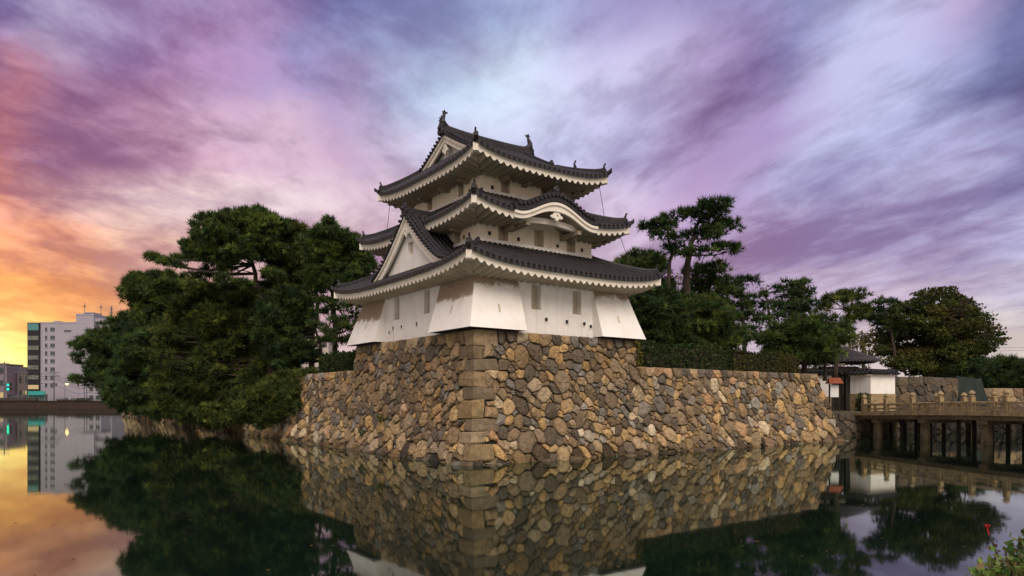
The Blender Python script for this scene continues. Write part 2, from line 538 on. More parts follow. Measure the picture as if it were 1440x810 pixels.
def clip(poly, nx, ny, d):
    """keep nx*x + ny*y <= d"""
    out = []
    n = len(poly)
    for i in range(n):
        a, b_ = poly[i], poly[(i + 1) % n]
        da, db = nx * a[0] + ny * a[1] - d, nx * b_[0] + ny * b_[1] - d
        if da <= 0: out.append(a)
        if (da < 0 < db) or (db < 0 < da):
            q = da / (da - db)
            out.append((a[0] + (b_[0] - a[0]) * q, a[1] + (b_[1] - a[1]) * q))
    return out


def stone_face(mb, fmap, region, inside, rng, rmin, rmax, colfn, bulge, extra_seeds=(), post=None, skip=None, tries=26000, gap=0.02):
    x0 = min(p[0] for p in region); x1 = max(p[0] for p in region)
    z0 = min(p[1] for p in region); z1 = max(p[1] for p in region)
    cell = rmax * 2
    grid = {}
    seeds = []

    def near(x, z, k=1):
        gx, gz = int(x // cell), int(z // cell)
        for i in range(-k, k + 1):
            for j in range(-k, k + 1):
                yield from grid.get((gx + i, gz + j), ())

    def add(x, z, r):
        seeds.append((x, z, r)); grid.setdefault((int(x // cell), int(z // cell)), []).append(len(seeds) - 1)

    for sx, sz, r in extra_seeds: add(sx, sz, r)
    for k in range(tries):
        q = k / tries
        r = max(rmin, rmax * (1 - q) ** 0.9 * (0.45 + 0.55 * rng.random()))
        x, z = rng.uniform(x0, x1), rng.uniform(z0, z1)
        if not inside(x, z): continue
        if all((x - seeds[i][0]) ** 2 + (z - seeds[i][1]) ** 2 > (0.88 * (r + seeds[i][2])) ** 2 for i in near(x, z)):
            add(x, z, r)
    for i, (x, z, r) in enumerate(seeds):
        poly = [(x - 2.6 * r, z - 2.6 * r), (x + 2.6 * r, z - 2.6 * r), (x + 2.6 * r, z + 2.6 * r), (x - 2.6 * r, z + 2.6 * r)]
        for a in range(len(region)):
            p, q_ = region[a], region[(a + 1) % len(region)]
            nx, ny = q_[1] - p[1], -(q_[0] - p[0])
            poly = clip(poly, nx, ny, nx * p[0] + ny * p[1])
        if post: poly = post(poly, x, z)
        for j in near(x, z, 2):
            if j == i or not poly: continue
            X, Z, rr = seeds[j]
            nx, ny = X - x, Z - z
            d = (X * X + Z * Z - x * x - z * z - rr * rr + r * r) / 2
            poly = clip(poly, nx, ny, d)
        if len(poly) < 3: continue
        cx = sum(p[0] for p in poly) / len(poly); cz = sum(p[1] for p in poly) / len(poly)
        if skip and skip(cx, cz): continue
        # drop near-duplicate corners, cut the corners once, add wobble
        pp = []
        for k in range(len(poly)):
            a, b_ = poly[k], poly[(k + 1) % len(poly)]
            L = math.hypot(b_[0] - a[0], b_[1] - a[1])
            if L < 0.03: continue
            cut = min(0.25, 0.036 / L)
            for f in (cut, 0.5, 1 - cut) if L > 0.35 else (cut, 1 - cut):
                j_ = 0.018 if 0.1 < f < 0.9 else 0.008
                pp.append((a[0] + (b_[0] - a[0]) * f + rng.uniform(-j_, j_), a[1] + (b_[1] - a[1]) * f + rng.uniform(-j_, j_)))
        if len(pp) < 4: continue
        size = min(0.6, math.sqrt(abs(sum(pp[k][0] * pp[(k + 1) % len(pp)][1] - pp[(k + 1) % len(pp)][0] * pp[k][1] for k in range(len(pp)))) / 2))
        mb.col = colfn(cx, cz)
        h = bulge(cz) * size
        base = rng.uniform(-0.035, 0.035)
        tx, tz = rng.uniform(-0.22, 0.22), rng.uniform(-0.26, 0.10)
        rings = []
        g = gap * rng.uniform(0.6, 1.5)
        for sc_, dep, jit in ((1.0, -0.16, 0), (1.0, base - 0.01, 0.012), (0.90, base + 0.60 * h, 0.022), (0.5, base + h, 0.045)):
            ring = []
            for (px, pz) in pp:
                dx_, dz_ = px - cx, pz - cz
                L = math.hypot(dx_, dz_) + 1e-6
                k = sc_ * max(0.5, (L - g) / L)
                qx, qz = dx_ * k, dz_ * k
                d = dep + (tx * qx + tz * qz if dep > -0.1 else 0) + rng.uniform(-jit, jit)
                ring.append(mb.V(fmap(cx + qx, cz + qz, d)))
            rings.append(ring)
        n = len(pp)
        for a in range(3):
            for k in range(n):
                mb.face((rings[a][k], rings[a][(k + 1) % n], rings[a + 1][(k + 1) % n], rings[a + 1][k]))
        ctr = mb.V(fmap(cx, cz, base + h * rng.uniform(0.9, 1.25)))
        for k in range(n):
            mb.face((rings[3][k], rings[3][(k + 1) % n], ctr))


SU, SV, SU2, SV2, ST = 5.36, 6.71, 5.48, 6.97, 6.38        # tower base: half extents and height
LOW = 4.9


def batter(z):
    z = max(-0.6, z)
    return 0.60 * max(0, 1 - z / ST) ** 1.2 + 0.26 * max(0, 1 - z / 1.5) ** 1.5


RZB = -1.0     # the rampart's root stands on the moat bed
ramp_root = empty('stone_rampart', L2W(0, 0, RZB), RZ, 'long dry stone moat rampart of tan boulders, highest under the white tower', 'stone wall')


def warp(s, z, top, k):
    """gentle waver that keeps the coursing from looking like a net"""
    f = max(0.0, min(1.0, (top - z) / 0.7))
    return s + 0.11 * f * math.sin(2.3 * z + 1.1 * s + k), z + 0.10 * f * math.sin(2.7 * s + 1.3 * z + 2 * k) + 0.05 * f * math.sin(5.1 * s)


def fmap_front(s, z, d):
    s, z = warp(s, z, ST if s < SU2 else LOW, 0.4)
    return (s, -(SV + batter(z) + d), z - RZB)


def fmap_left(s, z, d):
    s, z = warp(s, z, ST if s > -SV2 else LOW, 1.7)
    return (-(SU + batter(z) + d), -s, z - RZB)


# cornerstones: long and short blocks alternate up the corner
rq = random.Random(3)
quoins = []
z = -0.45
k = 0
while z < ST - 0.2:
    h = rq.uniform(0.55, 0.92)
    if z + h > ST - 0.35: h = ST - z
    quoins.append((z, z + h, rq.uniform(0.95, 1.5) if k % 2 else rq.uniform(0.5, 0.85), rq.uniform(0.5, 0.85) if k % 2 else rq.uniform(0.9, 1.45)))
    z += h; k += 1


def quoin_block(mb, z0, z1, lu, lv, rng):
    a1, a2, a3 = rng.uniform(-0.10, 0.10), rng.uniform(-0.10, 0.10), rng.uniform(-0.06, 0.06)

    def ring(zz, ins):
        a, b_ = -(SU + batter(zz) + 0.035 + jo - ins), -(SV + batter(zz) + 0.035 + jo - ins)
        return [(a, b_), (a + lu, b_), (a + lu, b_ + 0.5), (a + 0.5, b_ + 0.5), (a + 0.5, b_ + lv), (a, b_ + lv)]
    jo = rng.uniform(-0.03, 0.05)
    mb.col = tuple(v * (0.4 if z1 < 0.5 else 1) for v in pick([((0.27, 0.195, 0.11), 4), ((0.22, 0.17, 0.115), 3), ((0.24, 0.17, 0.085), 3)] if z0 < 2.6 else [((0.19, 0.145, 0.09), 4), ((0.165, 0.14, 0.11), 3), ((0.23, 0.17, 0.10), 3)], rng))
    g = 0.012
    hh = z1 - z0
    rows = []
    for f, ins in ((0, 0.05), (0.0, 0.03), (0.09, 0.0), (0.5, -0.01), (0.91, 0.0), (1.0, 0.03), (1.0, 0.05)):
        zz = z0 + g + (hh - 2 * g) * f
        r = ring(zz, ins)
        rows.append([(x + rng.uniform(-0.03, 0.03) + (a1 * (f - 0.5) * 2 if i in (1, 2) else 0), y + rng.uniform(-0.03, 0.03) + (a2 * (f - 0.5) * 2 if i in (4, 5) else 0), zz - RZB + rng.uniform(-0.02, 0.02) + (a3 if i in (1, 2) else (-a3 if i in (4, 5) else 0)) * (1 if 0.05 < f < 0.95 else 0.9)) for i, (x, y) in enumerate(r)])
    ids = mb.grid(rows, True)
    mb.face(ids[0][::-1]); mb.face(ids[-1])


mbq = MB()
for q in quoins: quoin_block(mbq, *q, rq)
mbq.build('cornerstones', M['stone'], ramp_root, colors=True)


def in_quoin(x, z, left):
    d = (SV + batter(z) - x) if left else (x + SU + batter(z))
    for q in quoins:
        if q[0] <= z < q[1]: return d < (q[3] if left else q[2]) + 0.06
    return False


def quoin_clip(poly, x, z, left):
    """keep field stones out of the cornerstones: x counts from the corner inwards"""
    def dist(xx, zz): return (SV + batter(zz) - xx) if left else (xx + SU + batter(zz))
    def bound(q): return q[3] if left else q[2]
    x_in = dist(x, z)
    if x_in > 2.6: return poly
    for i, q in enumerate(quoins):
        if q[0] <= z < q[1] or (i == 0 and z < q[0]):
            bd = bound(q) + 0.0
            if x_in < bd - 0.05: return []
            c = (SV + batter(z) - bd) if left else (-(SU + batter(z)) + bd)
            poly = clip(poly, 1, 0, c) if left else clip(poly, -1, 0, -c)
            if i + 1 < len(quoins) and bound(quoins[i + 1]) > x_in and poly: poly = clip(poly, 0, 1, q[1])
            if i > 0 and bound(quoins[i - 1]) > x_in and poly: poly = clip(poly, 0, -1, -q[0])
            break
    return poly


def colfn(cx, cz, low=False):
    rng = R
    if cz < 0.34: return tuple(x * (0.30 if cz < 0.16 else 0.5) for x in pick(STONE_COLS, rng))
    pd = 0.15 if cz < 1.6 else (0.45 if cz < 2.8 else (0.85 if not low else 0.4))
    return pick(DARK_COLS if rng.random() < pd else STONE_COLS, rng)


def bulge(z): return 0.34 if z < 1.3 else (0.25 if z < 2.6 else 0.15)


UEND = 26.9


def uend(z): return UEND - 2.6 * max(0, z) / LOW


mbf = MB()
ex = []
x = -SU + 1.2
while x < SU2 - 0.3:                       # squared top course under the tower
    r = R.uniform(0.28, 0.42); ex.append((x + r, ST - 0.24, r)); x += 2.1 * r
x = SU2 + 0.2
while x < uend(LOW) - 0.3:
    r = R.uniform(0.28, 0.42); ex.append((x + r, LOW - 0.22, r)); x += 2.1 * r
for zz in np.arange(0.1, LOW - 0.5, 0.62):   # larger stones up the far end
    ex.append((uend(zz) - 0.5, zz, 0.40))
for zz in np.arange(LOW + 0.35, ST - 0.5, 0.6):
    ex.append((SU2 - 0.4, zz, 0.33))


def post_front(poly, x, z):
    if x > SU2: poly = clip(poly, 0, 1, LOW)
    elif z > LOW: poly = clip(poly, 1, 0, SU2)
    return quoin_clip(poly, x, z, False)


stone_face(mbf, fmap_front, [(-SU - 0.86, -0.5), (UEND + 0.2, -0.5), (uend(ST), ST), (-SU, ST)],
           lambda x, z: (z < LOW or x < SU2) and x < uend(z) and not in_quoin(x, z, False), R, 0.13, 0.54,
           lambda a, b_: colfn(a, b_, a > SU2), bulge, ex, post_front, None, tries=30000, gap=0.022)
mbf.build('front_masonry', M['stone'], ramp_root, colors=True)

mbl = MB()
ex = []
x = -SV2 + 0.2
while x < SV - 1.3:
    r = R.uniform(0.28, 0.42); ex.append((x + r, ST - 0.24, r)); x += 2.1 * r
x = -40
while x < -SV2 - 0.3:
    r = R.uniform(0.28, 0.40); ex.append((x + r, LOW - 0.2, r)); x += 2.1 * r
for zz in np.arange(LOW + 0.35, ST - 0.5, 0.6):
    ex.append((-SV2 + 0.4, zz, 0.33))


def post_left(poly, x, z):
    if x < -SV2: poly = clip(poly, 0, 1, LOW)
    elif z > LOW: poly = clip(poly, -1, 0, SV2)
    return quoin_clip(poly, x, z, True)


stone_face(mbl, fmap_left, [(-46, -0.5), (SV + 0.86, -0.5), (SV, ST), (-46, ST)],
           lambda x, z: (z < LOW or x > -SV2) and not in_quoin(x, z, True), R, 0.14, 0.54,
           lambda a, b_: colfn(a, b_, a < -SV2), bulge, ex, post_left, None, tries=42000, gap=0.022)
stone_face(mbl, fmap_left, [(-107, -0.5), (-46, -0.5), (-46, LOW), (-107, LOW)], lambda x, z: True, R, 0.3, 0.6,
           lambda a, b_: colfn(a, b_, True), bulge, (), None, None, tries=7000)
mbl.build('left_masonry', M['stone'], ramp_root, colors=True)

for i in range(92):                          # tumbled boulders along the waterline
    left = i % 5 < 2
    s_ = R.uniform(-20, SV + 0.9) if left else R.uniform(-SU - 0.9, UEND - 0.2)
    r = R.uniform(0.16, 0.42)
    c = Vector((fmap_left if left else fmap_front)(s_, 0.0, R.uniform(0.0, 0.35))); c.z = -RZB + R.uniform(-0.22, 0.04) - r * 0.2
    mbr = MB()
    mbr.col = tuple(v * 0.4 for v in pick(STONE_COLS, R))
    n = 9
    sx, sy, sz_ = R.uniform(0.8, 1.4), R.uniform(0.7, 1.2), R.uniform(0.6, 0.95)
    a0 = R.uniform(0, 6)
    rows = [[c + Vector((r * sx * q * math.cos(a0 + 2 * math.pi * k / n) * R.uniform(0.86, 1.1), r * sy * q * math.sin(a0 + 2 * math.pi * k / n) * R.uniform(0.86, 1.1), r * sz_ * h * R.uniform(0.9, 1.1))) for k in range(n)] for q, h in ((0.7, -0.8), (1.0, -0.2), (0.95, 0.35), (0.62, 0.8))]
    ids = mbr.grid(rows, True); mbr.face(ids[-1])
    mbr.build('boulder', M['stone'], ramp_root, colors=True)

mbb = MB()                                   # earth and packing behind the stones
zs = [-0.6, 0.2, 0.8, 1.5, 2.5, 3.6, LOW - 0.06]
mbb.grid([[fmap_front(s, z, -0.1) for s in (-SU - batter(z) + 0.1, SU2, uend(z) - 0.1)] for z in zs])
mbb.grid([[fmap_left(s, z, -0.1) for s in (-107, -SV2, SV + batter(z) - 0.1)] for z in zs])
zs = [LOW - 0.06, 5.6, ST - 0.08]
mbb.grid([[fmap_front(s, z, -0.1) for s in (-SU - batter(z) + 0.1, SU2 - 0.1)] for z in zs])
mbb.grid([[fmap_left(s, z, -0.1) for s in (-SV2 + 0.1, SV + batter(z) - 0.1)] for z in zs])
mbb.poly([(-SU + 0.1, -SV + 0.1, ST - 0.08 - RZB), (SU2 - 0.1, -SV + 0.1, ST - 0.08 - RZB), (SU2 - 0.1, SV2 - 0.1, ST - 0.08 - RZB), (-SU + 0.1, SV2 - 0.1, ST - 0.08 - RZB)])
mbb.poly([(SU2 - 0.1, -SV + 0.1, 3), (SU2 - 0.1, SV2 - 0.1, 3), (SU2 - 0.1, SV2 - 0.1, ST - 0.08 - RZB), (SU2 - 0.1, -SV + 0.1, ST - 0.08 - RZB)])
mbb.poly([(SU2 - 0.1, SV2 - 0.1, 3), (-SU + 0.1, SV2 - 0.1, 3), (-SU + 0.1, SV2 - 0.1, ST - 0.08 - RZB), (SU2 - 0.1, SV2 - 0.1, ST - 0.08 - RZB)])
mbb.poly([fmap_front(uend(-0.6) - 0.1, -0.6, -0.1), (uend(-.6), 10, 0.4), (uend(LOW), 10, LOW - 0.06 - RZB), fmap_front(uend(LOW) - 0.1, LOW - 0.06, -0.1)])
mbb.build('packing', M['gap'], ramp_root)

# ------------------------------------------------------------------ the tower
ZB = ST
tower = empty('castle_tower', L2W(0, 0, ZB), RZ, 'three storey white plastered castle turret with dark tiled upturned roofs', 'castle tower')
OFF = (0, 0, ZB)


def side(k, x, y, z):
    return ((x, -y, z), (y, x, z), (-x, y, z), (-y, -x, z))[k]


PROF = [(-0.5, -0.02), (-0.27, 0.0), (-0.26, 0.05), (-0.17, 0.105), (0, 0.13), (0.17, 0.105), (0.26, 0.05), (0.27, 0.0)]


def columns(x0, x1, pitch=0.34):
    n = max(1, round((x1 - x0) / pitch))
    p = (x1 - x0) / n
    out = []
    for i in range(n):
        for o_, h in PROF:
            out.append((x0 + (i + 0.5 + o_) * p, h))
    out.append((x1, 0.0))
    return out


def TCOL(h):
    """weathered grey cover tiles; dirt, moss and painted-in shade darken the pans"""
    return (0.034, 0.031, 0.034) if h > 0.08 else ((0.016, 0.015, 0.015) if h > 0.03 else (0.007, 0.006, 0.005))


class Roof:
    """one eave ring: half extents A (along u), B (along v) in to (wa, wb) at ztop"""
    def __init__(s, A, B, wa, wb, ze, curl, ztop, g=None, bump=None):
        s.A, s.B, s.wa, s.wb, s.ze, s.curl, s.ztop = A, B, wa, wb, ze, curl, ztop
        s.g = g or (lambda t: 0.80 * t + 0.20 * t * t)
        s.bump = bump or (lambda k, x: 0.0)

    def dims(s, k):
        return (s.A, s.B, s.wa, s.wb) if k % 2 == 0 else (s.B, s.A, s.wb, s.wa)

    def z(s, k, x, t):
        A, B, wa, wb = s.dims(k)
        L = A + (wa - A) * t
        sg = min(1.0, abs(x) / max(L, 1e-3))
        zz = s.ze + s.curl * (0.25 * sg ** 2 + 0.75 * sg ** 4.5) * (1 - t) ** 1.3 + (s.ztop - s.ze) * s.g(t)
        b_ = s.bump(k, x)
        if b_ > 0.002: zz = max(zz, s.ze + b_)
        return zz

    def eave(s, k, x):
        A = s.dims(k)[0]
        sg = min(1.0, abs(x) / A)
        return s.ze + s.curl * (0.25 * sg ** 2 + 0.75 * sg ** 4.5) + s.bump(k, x)

    def tiles(s, mb, k):
        A, B, wa, wb = s.dims(k)
        run = math.hypot(B - wb, s.ztop - s.ze)
        nr = max(4, round(run / 0.26))
        colsx = columns(-A, A)
        prev = None
        for x, h in colsx:
            tm = 1.0 if abs(x) <= wa else (A - abs(x)) / (A - wa)
            c = []
            y = B + 0.03
            c.append(side(k, x, y, s.eave(k, x) - 0.13))
            for i in range(nr + 1):
                for e in (0, 1):
                    t = (i + (0.97 if e else 0)) / nr
                    if i == nr and e: continue
                    t = min(t, tm, 1.0)
                    yy = B + (wb - B) * t + (0.03 if i == 0 and not e else 0)
                    c.append(side(k, x, yy, s.z(k, x, t) + h + (0.03 if not e else 0.0)))
            tcol = TCOL(h)
            ids = []
            for ii, p in enumerate(c):
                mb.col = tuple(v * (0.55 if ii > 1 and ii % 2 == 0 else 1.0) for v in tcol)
                ids.append(mb.V(p))
            if prev:
                for i in range(len(ids) - 1):
                    a = (prev[i], ids[i], ids[i + 1], prev[i + 1])
                    if mb.v[a[0]] == mb.v[a[3]] and mb.v[a[1]] == mb.v[a[2]]: continue
                    mb.face(a)
            prev = ids

    def fascia(s, mb, k, wall, zw, scal=0.17, period=0.42, skip=None):
        """white wavy eave board and the wavy soffit behind it, in to the wall at distance `wall` and height zw"""
        A, B, wa, wb = s.dims(k)
        Wa, Wb = wall if k % 2 == 0 else wall[::-1]
        i0 = 0.10
        A2, B2 = A - i0, B - i0
        n = round(2 * A2 / period)
        p = 2 * A2 / n
        xs = [-A2 + p * (i + f) for i in range(n) for f in (0, 0.16, 0.32, 0.5, 0.68, 0.84)] + [A2]
        top, mid0, mid1, bot = [], [], [], []
        soff = []
        for x in xs:
            e = s.eave(k, x * A / A2)
            ph = ((x + A2) / p) % 1.0
            sw = (0.5 - 0.5 * math.cos(2 * math.pi * ph)) ** 0.75 * scal
            if skip and skip(k, x): sw = scal * 0.5
            top.append(side(k, x, B2 + 0.05, e - 0.03))
            mid0.append(side(k, x, B2 + 0.05, e - 0.17))
            mid1.append(side(k, x, B2, e - 0.185))
            bot.append(side(k, x, B2, e - 0.32 - sw))
            row = []
            tm = 1.0 if abs(x) <= Wa else (A2 - abs(x)) / (A2 - Wa)
            for t in (0, 0.12, 0.3, 0.55, 0.8, 1.0):
                tt = min(t, tm)
                zb = (e - s.ze - s.bump(k, x)) * (1 - tt) ** 1.5 + s.bump(k, x)
                z_ = (s.ze - 0.32) * (1 - tt) + zw * tt + zb - sw * (0.9 if tt > 0.05 else 1) - (0.08 if 0.05 < tt < 1 else 0) * (1 - tt) * 0
                row.append(side(k, x, B2 + (Wb - B2) * tt, z_))
            soff.append(row)
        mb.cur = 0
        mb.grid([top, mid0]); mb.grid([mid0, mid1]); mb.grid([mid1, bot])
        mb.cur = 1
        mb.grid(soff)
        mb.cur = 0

    def hip(s, c, tmax=1.0, n=14, lift=0.0):
        """points down the hip at corner c (0: -u-v, 1: +u-v, 2: +u+v, 3: -u+v), from the top to the eave"""
        su, sv = ((-1, -1), (1, -1), (1, 1), (-1, 1))[c]
        out = []
        for i in range(n + 1):
            t = tmax * (1 - i / n)
            u = (s.A + (s.wa - s.A) * t) * su
            v = (s.B + (s.wb - s.B) * t) * sv
            out.append((u, v, s.z(0, s.A + (s.wa - s.A) * t, t) + lift))
        return out


RIDGE = [(-0.15, -0.15), (0.15, -0.15), (0.15, 0.08), (0.11, 0.09), (0.11, 0.16), (0.08, 0.22), (0, 0.25), (-0.08, 0.22), (-0.11, 0.16), (-0.11, 0.09), (-0.15, 0.08)]


def scaled(prof, a, b_): return [(x * a, y * b_) for x, y in prof]


def demon_tile(mb, p, d, sc_=1.0, horn=True):
    """ridge-end tile: a shouldered plate with a round boss, a curl each side and a horn rising behind"""
    p = Vector(p); d = Vector((d[0], d[1], 0)).normalized(); s_ = Vector((d.y, -d.x, 0)); up = Vector((0, 0, 1))
    out = [(-0.24, -0.22), (0.24, -0.22), (0.30, -0.05), (0.21, 0.06), (0.24, 0.22), (0.12, 0.40), (0, 0.46), (-0.12, 0.40), (-0.24, 0.22), (-0.21, 0.06), (-0.30, -0.05)]
    rows = [[p + (s_ * x * e + up * y * e) * sc_ + d * q * sc_ for x, y in out] for q, e in ((-0.07, 1), (0.03, 1), (0.07, 0.86))]
    ids = mb.grid(rows, True); mb.face(ids[0][::-1]); mb.face(ids[-1])
    c = p + d * 0.08 * sc_ + up * 0.12 * sc_
    mb.tube([c - d * 0.02, c + d * 0.05 * sc_, c + d * 0.10 * sc_], [0.14 * sc_, 0.13 * sc_, 0.05 * sc_], 8)
    if horn:
        h = p + up * 0.40 * sc_ - d * 0.12 * sc_
        mb.tube([h, h + (d * 0.10 + up * 0.14) * sc_, h + (d * 0.18 + up * 0.30) * sc_, h + (d * 0.22 + up * 0.36) * sc_], [0.07 * sc_, 0.075 * sc_, 0.085 * sc_, 0.05 * sc_], 8)


def hip_ridge(roof_o, rf, c, tmax=1.0, stage=None):
    pts = rf.hip(c, tmax)
    mb = MB()
    n = len(pts)
    su, sv = ((-1, -1), (1, -1), (1, 1), (-1, 1))[c]
    P = []
    for i, p in enumerate(pts[:-1]):
        q = i / (n - 1)
        P.append((p[0], p[1], p[2] + 0.05 + 0.16 * max(0, (q - 0.72) / 0.28) ** 2))
    mb.sweep(P, RIDGE)
    # thin lower tongue under the end ornament, curling up at the tip
    a = Vector(pts[-3]); e = Vector(pts[-1])
    dd = (e - a); dd.z = 0; dd.normalize()
    mb.sweep([a + Vector((0, 0, 0.02)), e + Vector((0, 0, 0.06)), e + dd * 0.10 + Vector((0, 0, 0.12)), e + dd * 0.2 + Vector((0, 0, 0.2))], [(-0.12, -0.08), (0.12, -0.08), (0.10, 0.10), (0, 0.14), (-0.10, 0.10)])
    mb.build('hip_ridge', M['tile'], roof_o, off=OFF)
    mo = MB()
    demon_tile(mo, P[-1], dd, 0.64)
    mo.build('ridge_end_tile', M['tile'], roof_o, off=OFF)
    if stage is not None:
        p = P[stage]
        mo = MB(); demon_tile(mo, Vector(p) + Vector((0, 0, 0.2)), dd, 0.6)
        mo.build('ridge_end_tile', M['tile'], roof_o, off=OFF)
    # squared white rafter nose under the corner
    mc = MB()
    s_ = Vector((dd.y, -dd.x, 0)); up = Vector((0, 0, 1))
    b0 = e - dd * 0.55 - up * 0.40; b1 = e - dd * 0.06 - up * 0.38
    w_ = 0.13
    mc.hexa([b0 - s_ * w_ - up * 0.16, b1 - s_ * w_ - up * 0.14, b1 + s_ * w_ - up * 0.14, b0 + s_ * w_ - up * 0.16,
             b0 - s_ * w_ + up * 0.22, b1 - s_ * w_ + up * 0.24, b1 + s_ * w_ + up * 0.24, b0 + s_ * w_ + up * 0.22])
    mc.build('corner_rafter', M['trim'], roof_o, off=OFF)


def wall_storey(name, hu, hv, z0, z1, wins, holes_, pm='plaster'):
    """plastered storey; wins: {side: [(x, zc, w, h)]}"""
    mb = MB()
    o_children = []
    for k in range(4):
        A, B = (hu, hv) if k % 2 == 0 else (hv, hu)
        ws = wins.get(k, [])
        xs = sorted({-A, A} | {q for x, zc, w_, h in ws for q in (x - w_ / 2, x + w_ / 2)})
        zs_ = sorted({z0, z1} | {q for x, zc, w_, h in ws for q in (zc - h / 2, zc + h / 2)})
        for i in range(len(xs) - 1):
            for j in range(len(zs_) - 1):
                xm, zm = (xs[i] + xs[i + 1]) / 2, (zs_[j] + zs_[j + 1]) / 2
                if any(abs(xm - x) < w_ / 2 and abs(zm - zc) < h / 2 for x, zc, w_, h in ws): continue
                mb.poly([side(k, xs[i], B, zs_[j]), side(k, xs[i + 1], B, zs_[j]), side(k, xs[i + 1], B, zs_[j + 1]), side(k, xs[i], B, zs_[j + 1])])
        for x, zc, w_, h in ws:
            o_children.append(('window', k, A, B, x, zc, w_, h))
        for x, zc, shape in holes_.get(k, []):
            o_children.append(('loophole', k, A, B, x, zc, 0, shape))
    wo = mb.build(name, M[pm], tower, off=OFF)
    for typ, k, A, B, x, zc, w_, h in o_children:
        m_ = MB()
        if typ == 'window':
            D = 0.34
            x0, x1, za, zb_ = x - w_ / 2, x + w_ / 2, zc - h / 2, zc + h / 2
            m_.cur = 0
            for a, b_ in (((x0, za), (x1, za)), ((x1, za), (x1, zb_)), ((x1, zb_), (x0, zb_)), ((x0, zb_), (x0, za))):
                m_.poly([side(k, a[0], B, a[1]), side(k, b_[0], B, b_[1]), side(k, b_[0], B - D, b_[1]), side(k, a[0], B - D, a[1])])
            m_.cur = 1
            m_.poly([side(k, x0, B - D, za), side(k, x1, B - D, za), side(k, x1, B - D, zb_), side(k, x0, B - D, zb_)])
            # boarded shutter standing in the opening, its battens and a dark slot beside it
            m_.hexa([side(k, a, b_, c) for c in (za + 0.03, zb_ - 0.04) for a, b_ in ((x0 + 0.03, B - D + 0.06), (x0 + 0.62 * w_, B - D + 0.06), (x0 + 0.62 * w_, B - D + 0.01), (x0 + 0.03, B - D + 0.01))])
            for q in (0.2, 0.8):
                zz = za + (zb_ - za) * q
                m_.hexa([side(k, a, b_, c) for c in (zz - 0.03, zz + 0.03) for a, b_ in ((x0 + 0.05, B - D + 0.08), (x0 + 0.58 * w_, B - D + 0.08), (x0 + 0.58 * w_, B - D + 0.062), (x0 + 0.05, B - D + 0.062))])
            m_.build('window', [M[pm], M['shutter']], wo, off=OFF)
        else:
            r = 0.115
            if h == 'round':
                ang = [2 * math.pi * i / 12 for i in range(12)]
            else:
                ang = [math.pi / 4 + math.pi / 2 * i for i in range(4)]
                r = 0.15
            m_.cur = 0
            rows = [[side(k, x + r * e * math.cos(a), B + dd, zc + r * e * math.sin(a)) for a in ang] for e, dd in ((1.45, 0.0), (1.4, 0.03), (1.0, 0.035), (0.92, 0.006))]
            m_.grid(rows, True)
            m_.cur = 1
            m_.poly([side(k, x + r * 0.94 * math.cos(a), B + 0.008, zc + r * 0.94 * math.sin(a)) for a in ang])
            m_.build('loophole', [M[pm], M['hole']], wo, off=OFF)
    return wo


W1, W2, W3 = (5.1, 6.35), (3.9, 4.8), (2.96, 3.68)
wall_storey('lower_wall', *W1, ST - 0.02, 9.25,
            {0: [(-1.37, 8.27, 0.62, 1.3), (1.41, 8.2, 0.62, 1.25)], 3: [(-1.8, 8.25, 0.62, 1.28), (1.68, 8.25, 0.62, 1.28)],
             1: [(-1.7, 8.25, 0.62, 1.28), (1.7, 8.25, 0.62, 1.28)], 2: [(-1.4, 8.25, 0.62, 1.28), (1.4, 8.25, 0.62, 1.28)]},
            {0: [(-0.72, 7.15, 'round'), (0.68, 7.12, 'square'), (1.92, 7.1, 'round'), (2.5 - 0.1, 6.98, 'round')],
             3: [(-2.75, 6.95, 'round'), (-2.25, 7.15, 'square'), (-1.2, 7.15, 'round'), (-0.1 + 0.7, 7.15, 'square')]})
wall_storey('middle_wall', *W2, 10.0, 13.1,
            {0: [(-2.32, 11.72, 0.66, 1.0), (0.05, 11.72, 0.66, 1.0), (2.35, 11.72, 0.66, 1.0)], 3: [(2.8, 11.72, 0.62, 1.0), (-2.8, 11.72, 0.62, 1.0)],
             1: [(0, 11.72, 0.62, 1.0)], 2: [(0, 11.72, 0.62, 1.0)]},
            {0: [(-3.2, 11.55, 'square'), (-1.35, 11.5, 'square'), (1.35, 11.5, 'round'), (3.15, 11.5, 'square')], 3: [(3.5, 11.5, 'square'), (2.05, 11.5, 'square')]}, 'cream')
wall_storey('upper_wall', *W3, 13.3, 15.7,
            {0: [(-1.38, 14.62, 0.6, 0.92), (1.38, 14.62, 0.6, 0.92)], 3: [(1.67, 14.62, 0.58, 0.92), (-1.8, 14.62, 0.58, 0.92)],
             1: [(1.5, 14.62, 0.58, 0.92)], 2: [(0, 14.62, 0.58, 0.92)]},
            {0: [(-2.25, 14.35, 'square')], 3: [(2.6, 14.3, 'square')]}, 'cream')

# stone-drop skirts flaring out at the four corners of the lower storey
FL = 0.80


